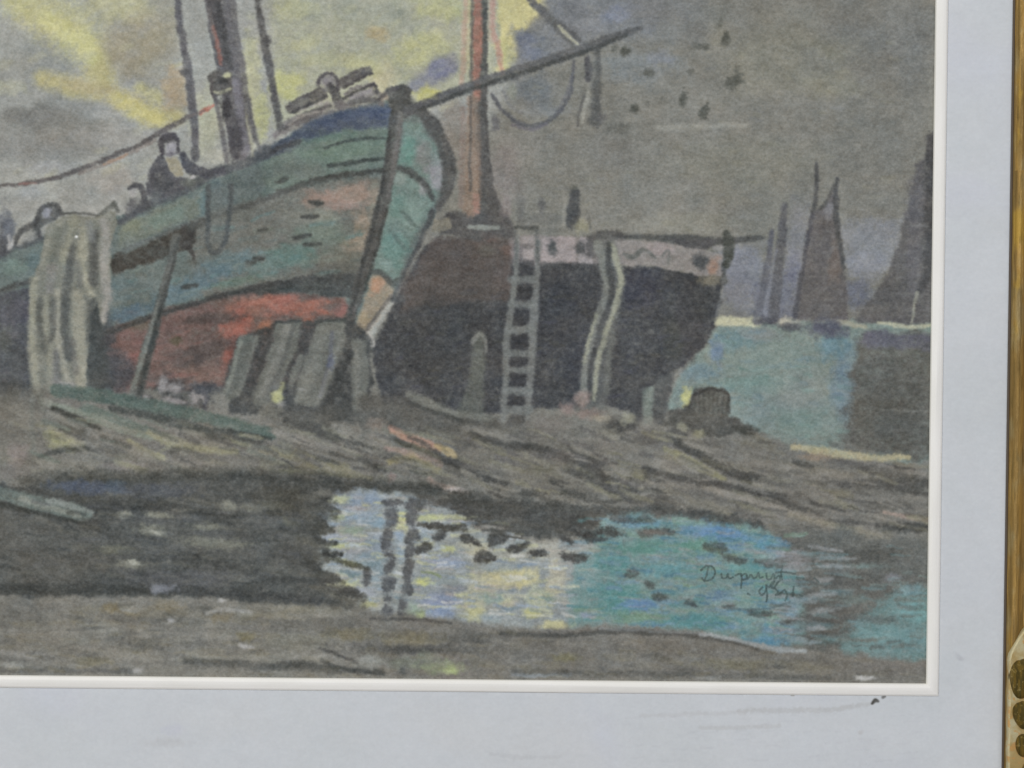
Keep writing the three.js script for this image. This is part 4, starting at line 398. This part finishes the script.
// broken reflections of the masts
for (const [x, y, w, h] of [[391, 503, 20, 8], [390, 518, 12, 15], [386, 539, 11, 18], [389, 557, 13, 5], [390, 566, 11, 14], [388, 585, 12, 15], [387, 600, 10, 5], [386, 612, 12, 10], [413, 504, 18, 9], [412, 518, 11, 14], [412, 535, 13, 13], [409, 551, 9, 14], [407, 570, 10, 20], [406, 588, 9, 11], [402, 604, 6, 12], [402, 614, 7, 7], [366, 579, 7, 17]]) {
  d.dab([78, 78, 79], x, y, w * .56, h * .56, 0, .74);
}
L([74, 73, 66], 5, [[326, 556, 8], [344, 563, 5], [366, 569, 4]], .75, 1.6, .7); L([84, 83, 80], 7, [[420, 500], [450, 504, 9], [480, 512, 8]], .85, 2.4, .7); L([86, 85, 78], 4, [[418, 525, 3], [440, 527, 5], [466, 530, 4]], .8, 1.4, .7);
L([108, 110, 112], 9, [[389, 500], [388, 560], [387, 614]], .3, 2.5, .7); L([108, 110, 110], 8, [[412, 505], [408, 560], [402, 614]], .3, 2.5, .7);
// mud reaching into the pool's edge
H([[78, 78, 74], [70, 70, 66], [92, 91, 84]], [306, 490, 332, 580], 46, .15, 16, 5, .7, 76); H([[84, 83, 76], [98, 95, 86], [72, 71, 67]], [318, 572, 372, 612], 40, .3, 18, 5, .6, 77, (x, y) => y > 566 + (x - 318) * .75); H([[74, 73, 68], [88, 86, 80]], [400, 492, 600, 540], 60, .1, 22, 5, .5, 78, (x, y) => y < 492 + (x - 400) * .42 && y < 536); B([120, 118, 110], 322, 493, 10, 4, .6);
// near bank
P([123, 120, 112], [[-310, 598], [60, 597], [150, 596], [200, 598], [270, 604], [330, 614], [372, 618], [430, 620], [500, 630], [560, 632], [640, 630], [700, 636], [760, 645], [806, 652], [870, 660], [935, 664], [935, 710], [-310, 710]], .96, 2.5, 2.5);
P([114, 111, 104], [[250, 604], [340, 614], [430, 620], [520, 632], [600, 630], [700, 636], [770, 648], [840, 658], [935, 664], [935, 690], [700, 690], [440, 690], [330, 660]], .75, 8, 5); B([126, 121, 110], 60, 640, 60, 20, .5); B([118, 112, 96], 150, 612, 60, 8, .5); B([134, 130, 122], 20, 655, 30, 6, .6); B([96, 95, 90], 20, 615, 30, 16, .4); B([92, 91, 86], 140, 645, 24, 6, .6); B([130, 126, 112], 290, 612, 60, 8, .5); B([132, 128, 112], 296, 642, 44, 9, .55); B([146, 144, 136], 292, 657, 40, 5, .6); B([96, 93, 84], 320, 625, 40, 8, .5); B([122, 114, 88], 410, 640, 30, 8, .6); B([118, 110, 84], 350, 635, 30, 6, .5); B([80, 79, 75], 420, 650, 60, 5, .7); B([88, 85, 78], 470, 640, 40, 8, .5); B([124, 120, 92], 565, 658, 14, 5, .6); B([112, 106, 96], 660, 648, 60, 8, .5); B([118, 112, 88], 740, 665, 50, 6, .5); B([116, 111, 98], 800, 668, 40, 8, .5); B([104, 100, 95], 880, 672, 40, 6, .4);
H([[136, 134, 124], [96, 94, 88], [128, 122, 104], [84, 84, 80], [146, 142, 132]], [0, 602, 330, 670], 120, .05, 26, 5, .3, 81, (x, y) => y > 606);
H([[130, 126, 117], [88, 86, 82], [122, 116, 98]], [330, 628, 925, 676], 120, .06, 24, 5, .3, 82, (x, y) => y > 626 + (x - 330) * .075);
L([80, 80, 76], 4, [[500, 634, 3], [560, 636, 3], [612, 632, 5], [650, 633, 5], [700, 637, 4], [745, 644, 4], [760, 650, 3]], .7, 1.6); L([150, 156, 156], 3, [[700, 635], [725, 638, 3], [760, 646, 4], [780, 650, 5], [806, 652, 3]], .75, 1.2); L([128, 134, 134], 2, [[600, 629], [660, 632], [700, 634]], .4, 1); L([84, 83, 80], 2, [[370, 619], [420, 620], [450, 623]], .7, 1); L([76, 77, 74], 6, [[186, 662], [230, 664, 8], [262, 668, 5], [300, 666, 9], [330, 670, 4], [380, 672, 6]], .5, 2.6); L([80, 80, 78], 4, [[0, 672], [50, 671, 5], [130, 672, 3]], .4, 2); L([78, 76, 72], 2.4, [[318, 649], [345, 658], [358, 666], [354, 672]], .7, 1); L([78, 78, 74], 3, [[320, 661], [345, 670], [380, 673, 5]], .7, 1.2); B([134, 134, 126], 370, 662, 16, 7, .8); B([142, 142, 136], 366, 660, 8, 4, .5); B([122, 126, 112], 404, 664, 16, 7, .6); B([136, 144, 112], 440, 668, 24, 7, .7); B([160, 172, 122], 452, 671, 8, 4, .8); B([130, 136, 118], 425, 658, 12, 6, .5); B([92, 93, 90], 402, 671, 5, 5, .7); L([138, 136, 130], 4, [[0, 653], [20, 656, 5], [36, 657, 3]], .6, 1.6); L([148, 146, 140], 3, [[206, 613], [222, 609, 4], [250, 612, 3]], .8, 1.1); B([166, 164, 160], 220, 601, 4, 2.5, .8); B([156, 154, 150], 170, 621, 4, 2.5, .7); L([160, 158, 154], 3, [[238, 645], [246, 648, 4], [252, 649, 2]], .85, 1); L([136, 134, 124], 4, [[186, 656], [220, 658, 4], [260, 656]], .6, 1.4); L([132, 130, 120], 4, [[260, 655], [290, 656]], .5, 1.6); L([136, 136, 130], 2.4, [[120, 610], [135, 612]], .6, 1); B([138, 140, 150], 160, 589, 14, 5, .5); B([134, 124, 90], 245, 637, 10, 5, .5); B([124, 112, 84], 110, 608, 10, 5, .5); B([126, 114, 88], 165, 606, 14, 6, .4); B([128, 116, 90], 220, 618, 14, 5, .4); B([122, 116, 92], 90, 662, 20, 5, .5); L([136, 142, 146], 3, [[512, 675], [540, 676], [570, 675]], .6, 1); B([176, 174, 170], 866, 678.5, 11, 2.2, .8); B([150, 148, 142], 706, 678, 14, 2, .6); B([158, 156, 152], 136, 671, 6, 3, .6); B([144, 144, 138], 10, 666, 14, 4, .6); L([76, 76, 72], 3, [[512, 672], [600, 674, 4], [760, 677, 4], [830, 679, 3]], .3, 2);
H([[132, 127, 114], [90, 88, 82], [128, 118, 92], [104, 102, 96], [138, 134, 126]], [0, 604, 260, 672], 150, .03, 14, 2.4, .2, 74); H([[130, 122, 106], [86, 84, 78], [122, 114, 92], [108, 105, 100], [138, 133, 122]], [260, 622, 925, 678], 260, .04, 14, 2.4, .2, 75, (x, y) => y > 618 + (x - 330) * .075);
d.smudge(1.1, 0.92); d.firm(9, 0.38);
// strokes of signature and date
for (const p of [
  [[708, 567], [706, 575], [704, 580]], [[701, 571], [706, 566], [712, 567], [715, 573], [712, 579], [705, 581], [702, 578]],
  [[721, 574], [722, 578], [726, 578], [728, 574], [729, 578], [733, 577]], [[736, 575], [741, 574], [742, 580], [741, 588]], [[742, 576], [746, 574], [747, 578], [743, 580]],
  [[748, 579], [751, 575], [753, 578], [756, 577], [758, 573], [760, 578], [763, 577]], [[766, 574], [767, 579], [771, 579], [774, 574], [774, 582], [770, 587], [766, 585]],
  [[776, 579], [779, 576], [780, 580], [777, 583], [774, 588], [772, 588]], [[782, 566], [781, 573], [782, 579]], [[776, 573], [785, 572], [795, 574]], [[797, 578], [804, 579]], [[815, 578], [819, 582]],
  [[748, 594], [750, 595]], [[762, 587], [759, 591], [761, 595], [765, 592], [766, 586]], [[766, 588], [767, 595], [766, 602]], [[770, 586], [772, 583]], [[775, 589], [778, 592], [776, 595], [781, 593], [784, 590]], [[785, 590], [787, 595], [785, 601]], [[794, 587], [793, 596]], [[800, 595], [803, 596]]]) L([66, 80, 78], 1.4, p, .66, .7, .45);
L([84, 100, 104], 1.8, [[722, 606], [735, 609], [755, 610], [772, 608], [790, 602]], .5, .9); L([80, 88, 92], 3, [[690, 604], [695, 606]], .6, 1);
const drawingMap = d.texture(1 / 0.85, 19, 14, .85);

// --- surface of the mat board, with its scuffs
const md = new Sheet(FRAME.l - 8, FRAME.t - 8, FRAME.r + 8, FRAME.b + 8, 1.1, TURN, [192.5, 196, 199]);
for (let i = 0, r = rng(5); i < 260; i++) md.B([[195, 198.5, 201], [190, 194, 196], [193, 195.5, 197], [191, 194, 201]][i % 4], FRAME.l + r() * 1380, FRAME.t + r() * 1100, 20 + r() * 60, 14 + r() * 40, .5, r() * 3, .1);
md.S([166, 166, 164], [[740, 711, 3], [790, 711, 4], [830, 710, 4], [858, 706, 3], [872, 703, 2]], .35, 1.6, .8); md.S([172, 172, 170], [[700, 728, 2], [740, 728, 3], [780, 726, 2]], .3, 1.5, .8); md.S([176, 176, 176], [[640, 716, 2], [700, 714, 3], [745, 713, 2]], .3, 1.6, .8); md.S([176, 178, 180], [[490, 755, 2], [520, 758, 3], [560, 757, 2]], .3, 1.4, .8);
md.B([180, 181, 182], 168, 743, 20, 5, .4); md.B([184, 186, 196], 172, 730, 12, 6, .4); md.S([64, 62, 58], [[873, 704, 2], [876, 701, 4], [879, 702, 2]], .95, .7, .2); md.S([92, 92, 90], [[883, 698, 2.4], [885, 697, 2]], .8, .7, .2); md.S([140, 136, 128], [[792, 695.5, 1.5], [794, 695.5, 2]], .6, .7, .2);
for (let i = 0, r = rng(9); i < 60; i++) md.S([176, 178, 182], [[560 + r() * 360, 716 + r() * 50, 1], [580 + r() * 360, 716 + r() * 50, 1.4]].map((p, j, a) => j ? [a[0][0] + 4 + r() * 14, a[0][1] - r() * 1.5, 1.2] : p), .16, .9, .8);
md.B([170, 172, 176], 959, 657, 5, 2.5, .5, .6); md.B([178, 178, 178], 861, 733, 3, 2, .6);
const matMap = md.texture(1 / 0.85, 5, 3);
// --- paint of the slip, gilding
function tileMap(w, h, f, srgb = true) {
  const data = new Uint8Array(w * h * 4);
  for (let y = 0; y < h; y++) for (let x = 0; x < w; x++) { const c = f(x / w, y / h, x, y); for (let k = 0; k < 3; k++) data[(y * w + x) * 4 + k] = clamp(c[k], 0, 255); data[(y * w + x) * 4 + 3] = 255; }
  const t = new THREE.DataTexture(data, w, h); if (srgb) t.colorSpace = THREE.SRGBColorSpace; t.wrapS = t.wrapT = THREE.RepeatWrapping; t.magFilter = THREE.LinearFilter; t.minFilter = THREE.LinearMipmapLinearFilter; t.generateMipmaps = true; t.needsUpdate = true; return t;
}
const mix3 = (a, b, t) => a.map((v, i) => v + (b[i] - v) * t);
const slipMap = tileMap(512, 64, (u, v, x, y) => { const n = (fbm(x * .03, y * .05, 5) - .5) * 8 + (hash(x, y, 3) - .5) * 4; return [239 + n, 237 + n, 231 + n * 1.2]; }); slipMap.repeat.set(3, 60);
const giltMap = tileMap(1024, 256, (u, v, x, y) => {
  const a = fbm(x * .008, y * .10, 15), b = fbm(x * .02, y * .04, 25), c = vnoise(x * .03, y * .22, 35), e = hash(x, y, 8);
  let k = mix3([172, 138, 74], [136, 110, 60], sst(.3, .7, a)); k = mix3(k, [158, 142, 102], sst(.5, .75, b) * .6); k = mix3(k, [112, 92, 46], sst(.6, .9, c) * .5); k = mix3(k, [184, 150, 58], sst(.58, .72, fbm(x * .012, y * .03, 45)) * .6); return k.map((q) => q + (e - .5) * 10);
}); giltMap.repeat.set(3, 14);
const giltRough = tileMap(512, 512, (u, v, x, y) => { const n = fbm(x * .04, y * .12, 55) * .7 + vnoise(x * .3, y * .5, 65) * .3, q = 70 + n * 150; return [q, q, q]; }, false); giltRough.repeat.set(6, 14);
const plateMap = tileMap(512, 512, (u, v, x, y) => { const a = fbm(x * .02, y * .02, 17), b = fbm(x * .06, y * .06, 27); let k = mix3([206, 196, 156], [186, 160, 104], sst(.35, .7, a)); k = mix3(k, [210, 156, 88], sst(.58, .75, b) * .7); return k.map((q) => q + (hash(x, y, 4) - .5) * 20); });
const leafMap = tileMap(512, 512, (u, v, x, y) => { const a = fbm(x * .06, y * .015, 19), b = fbm(x * .05, y * .05, 29); let k = mix3([132, 108, 44], [96, 82, 36], sst(.35, .65, a)); k = mix3(k, [186, 166, 108], sst(.6, .8, b) * .7); return k.map((q) => q + (hash(x, y, 6) - .5) * 26); });


// ------------------------------------------------------------------ framed picture
const picture = new THREE.Group();
picture.name = 'framed_picture';
picture.position.copy(at((FRAME.l + FRAME.r) / 2, FRAME.b, 0));
picture.userData = { label: 'pastel of beached boats in a pale grey mat, white slip and carved gilt frame', category: 'framed picture' };
scene.add(picture);
const place = (geo) => geo.translate(-picture.position.x, -picture.position.y, -picture.position.z);
function part(name, geo, mat, parent = picture, label) {
  const o = new THREE.Mesh(place(geo), mat); o.name = name; o.castShadow = o.receiveShadow = true; if (label) o.userData.label = label; parent.add(o); return o;
}
// sheet
{
  const w = (OPEN.r - OPEN.l + 20) * PX, h = (OPEN.b - OPEN.t + 20) * PX, c = at((OPEN.l + OPEN.r) / 2, (OPEN.t + OPEN.b) / 2, 0);
  const g = new THREE.BoxGeometry(w, h, 0.0008); g.translate(c.x, c.y, -0.0004);
  const uv = g.attributes.uv, pos = g.attributes.position;
  for (let i = 0; i < uv.count; i++) { const x = pos.getX(i) / PX + 512, y = 384 - (pos.getY(i) - MID) / PX; uv.setXY(i, (x - (OPEN.l - 12)) / (OPEN.r - OPEN.l + 24), 1 - (y - (OPEN.t - 12)) / (OPEN.b - OPEN.t + 24)); }
  part('pastel_drawing', g, new THREE.MeshStandardMaterial({ map: drawingMap, roughness: 1, metalness: 0 }), picture, 'pastel drawing of a green fishing boat and a dark hull on a muddy shore');
}
// a mitred moulding round a rectangle: profile [offset outwards (plan units), height (m)]; one geometry for each side
function rails(rect, profile, crease = 0.6) {
  const out = [], C = (o) => [[rect.l - o, rect.b + o], [rect.r + o, rect.b + o], [rect.r + o, rect.t - o], [rect.l - o, rect.t - o]];
  for (let s = 0; s < 4; s++) {
    const pos = [], uv = []; let v = 0;
    const P = profile.map(([o, z], i) => { if (i) v += Math.hypot((o - profile[i - 1][0]) * PX, z - profile[i - 1][1]); const c = C(o), a = c[s], b = c[(s + 1) % 4]; return [at(a[0], a[1], z), at(b[0], b[1], z), v]; });
    const N = 12;
    for (let i = 0; i < P.length - 1; i++) for (let k = 0; k < N; k++) {
      const A = P[i], B = P[i + 1], f = (Q, t) => Q[0].clone().lerp(Q[1], t), q = [f(A, k / N), f(A, (k + 1) / N), f(B, (k + 1) / N), f(B, k / N)], vs = [A[2], A[2], B[2], B[2]];
      for (const j of [0, 2, 1, 0, 3, 2]) { pos.push(q[j].x, q[j].y, q[j].z); uv.push((s % 2 ? q[j].y : q[j].x) + s * 0.37, vs[j]); }
    }
    const g = new THREE.BufferGeometry(); g.setAttribute('position', new THREE.Float32BufferAttribute(pos, 3)); g.setAttribute('uv', new THREE.Float32BufferAttribute(uv, 2));
    out.push(toCreasedNormals(g, crease));
  }
  return out;
}
// white slip: four mitred half-round rails
{
  const m = new THREE.MeshStandardMaterial({ map: slipMap, roughness: 0.55, metalness: 0 });
  const prof = [[0, 0], [0, 0.0029], [0.3, 0.00325], [1, 0.00352], [2.5, 0.0039], [4, 0.00418], [5.5, 0.00434], [7, 0.00438], [8.5, 0.00428], [9.8, 0.00405], [10.8, 0.0037], [11.5, 0.0034], [SLIP, 0.00295], [SLIP, -0.001]];
  for (const g of rails(OPEN, prof)) part('slip_rail', g, m);
}
// pale mat board
{
  const gap = 0.05, sh = new THREE.Shape(), ho = new THREE.Path();
  const o = { l: FRAME.l - 6, r: FRAME.r + 6, t: FRAME.t - 6, b: FRAME.b + 6 }, i = { l: OPEN.l - SLIP - gap, r: OPEN.r + SLIP + gap, t: OPEN.t - SLIP - gap, b: OPEN.b + SLIP + gap };
  const pts = [[o.l, o.b], [o.r, o.b], [o.r, o.t], [o.l, o.t]].map(([x, y]) => at(x, y)), R = 2.4;
  sh.setFromPoints(pts.map((p) => new THREE.Vector2(p.x, p.y)));
  const hp = [];
  for (const [cx, cy, a0] of [[i.r - R, i.b - R, 0], [i.l + R, i.b - R, 1], [i.l + R, i.t + R, 2], [i.r - R, i.t + R, 3]]) for (let n = 0; n <= 4; n++) { const a = (a0 + n / 4) * Math.PI / 2, p = at(cx + R * Math.cos(a), cy + R * Math.sin(a)); hp.push(new THREE.Vector2(p.x, p.y)); }
  ho.setFromPoints(hp); sh.holes.push(ho);
  const g = new THREE.ExtrudeGeometry(sh, { depth: 0.0025, bevelEnabled: true, bevelThickness: 0.0003, bevelSize: 0.0003, bevelOffset: -0.0003, bevelSegments: 2 });
  g.translate(0, 0, 0.0002);
  const uv = g.attributes.uv, pos = g.attributes.position;
  for (let n = 0; n < uv.count; n++) { const x = pos.getX(n) / PX + 512, y = 384 - (pos.getY(n) - MID) / PX; uv.setXY(n, (x - (FRAME.l - 8)) / (FRAME.r - FRAME.l + 16), 1 - (y - (FRAME.t - 8)) / (FRAME.b - FRAME.t + 16)); }
  part('mat_board', g, new THREE.MeshStandardMaterial({ map: matMap, roughness: 0.8, metalness: 0 }));
}
// gilt frame: four mitred rails, each corner with a cast plate of leaves
{
  const gold = new THREE.MeshStandardMaterial({ map: giltMap, roughnessMap: giltRough, roughness: 1, metalness: 0.55, bumpMap: giltRough, bumpScale: 0.0004 });
  const bole = new THREE.MeshStandardMaterial({ color: new THREE.Color().setRGB(0.085, 0.062, 0.042), roughness: 0.7 });   // bare dark edge where the gilding has gone
  for (const g of rails(FRAME, [[0, 0], [0, 0.0042], [0.3, 0.0048], [1.2, 0.0051], [1.9, 0.0049], [1.9, 0]])) part('sight_edge', g, bole);
  const prof = [[2, 0], [2, 0.0055], [2.4, 0.0066], [3, 0.0072], [3.6, 0.0072], [4.4, 0.0076], [6.5, 0.0090], [9, 0.0097], [11.5, 0.0094], [13.6, 0.0084], [15.2, 0.0072], [18, 0.0064], [24, 0.0066], [32, 0.009], [42, 0.014], [54, 0.022], [62, 0.026], [70, 0.0275], [78, 0.026], [84, 0.021], [86, 0.012], [86, -0.012], [2, -0.012]];
  const rl = rails(FRAME, prof, 0.9).map((g) => part('frame_rail', g, gold));
  const plateMat = new THREE.MeshStandardMaterial({ map: plateMap, roughness: 0.5, metalness: 0.35, bumpMap: giltRough, bumpScale: 0.0004 });
  const leafMat = new THREE.MeshStandardMaterial({ map: leafMap, roughness: 0.42, metalness: 0.6, bumpMap: giltRough, bumpScale: 0.0005 });
  // leaves of one corner: position along the rail from the corner and outwards from the sight edge, half sizes, turn
  const leaves = [[123, 15.5, 13, 21, 0.08], [87, 18, 11.5, 15, -0.12], [57, 19.5, 10.5, 12.5, 0.2], [35, 25, 8, 13, 0.7]];
  const leafGeo = (cx, cy, rx, ry, turn) => {
    const pos = [], uv = [], idx = [], U = 14, V = 18;
    for (let j = 0; j <= V; j++) for (let i = 0; i <= U; i++) {
      const v = j / V * 2 - 1, u = i / U * 2 - 1, w = Math.sqrt(Math.max(0, 1 - v * v)) * (1 - 0.22 * v), x = u * w * rx, y = v * ry;
      const rib = 0.0007 * Math.cos(u * 9) * (1 - v * v), h = 0.0125 - 0.0018 + 0.0052 * Math.sqrt(Math.max(0, 1 - u * u)) * Math.pow(Math.max(0, 1 - v * v), 0.4) + rib - 0.0012 * v;
      const p = at(cx + x * Math.cos(turn) - y * Math.sin(turn), cy + x * Math.sin(turn) + y * Math.cos(turn), h); pos.push(p.x, p.y, p.z); uv.push(p.x * 30, p.y * 30);
    }
    for (let j = 0; j < V; j++) for (let i = 0; i < U; i++) { const a = j * (U + 1) + i, b = a + U + 1; idx.push(a, b, a + 1, a + 1, b, b + 1); }
    const g = new THREE.BufferGeometry(); g.setAttribute('position', new THREE.Float32BufferAttribute(pos, 3)); g.setAttribute('uv', new THREE.Float32BufferAttribute(uv, 2)); g.setIndex(idx); g.computeVertexNormals(); return g;
  };
  for (let s = 0; s < 4; s++) {
    // rail s runs from corner s to corner s + 1: bottom, right, top, left; leaves near both ends
    for (const end of [0, 1]) {
      const spot = (d, o) => { const x = { 0: end ? FRAME.r - d : FRAME.l + d, 1: FRAME.r + o, 2: end ? FRAME.l + d : FRAME.r - d, 3: FRAME.l - o }[s], y = { 0: FRAME.b + o, 1: end ? FRAME.t + d : FRAME.b - d, 2: FRAME.t - o, 3: end ? FRAME.b - d : FRAME.t + d }[s]; return [x, y]; };
      const edge = []; for (let d = 190; d >= -20; d -= 6) edge.push([d, 2.6 + 0.35 * Math.sin(d * 0.21) + Math.pow(Math.max(0, d - 142) * 0.16, 1.7) + Math.max(0, 6 - d) * 1.05]);
      for (let d = -20; d <= 188; d += 16) edge.push([d, 44]);
      const sh = new THREE.Shape(edge.map(([d, o]) => { const [x, y] = spot(d, o), p = at(x, y); return new THREE.Vector2(p.x, p.y); }));
      const pg = new THREE.ExtrudeGeometry(sh, { depth: 0.0035, bevelEnabled: true, bevelThickness: 0.0014, bevelSize: 0.0012, bevelOffset: -0.0012, bevelSegments: 4, curveSegments: 2 }); pg.translate(0, 0, 0.0068 + s % 2 * 0.0003);
      { const uv = pg.attributes.uv; for (let i = 0; i < uv.count; i++) uv.setXY(i, uv.getX(i) * 12, uv.getY(i) * 12); }
      part('corner_plate', pg, plateMat, rl[s]);
      for (const [d, o, rx, ry, tn] of leaves) { const [x, y] = spot(d, o); part('carved_leaf', leafGeo(x, y, rx, ry, [Math.PI / 2, 0, Math.PI / 2, Math.PI][s] + (s % 2 ? tn : -tn)), leafMat, rl[s]); }
    }
  }
}
renderer.render(scene, camera);
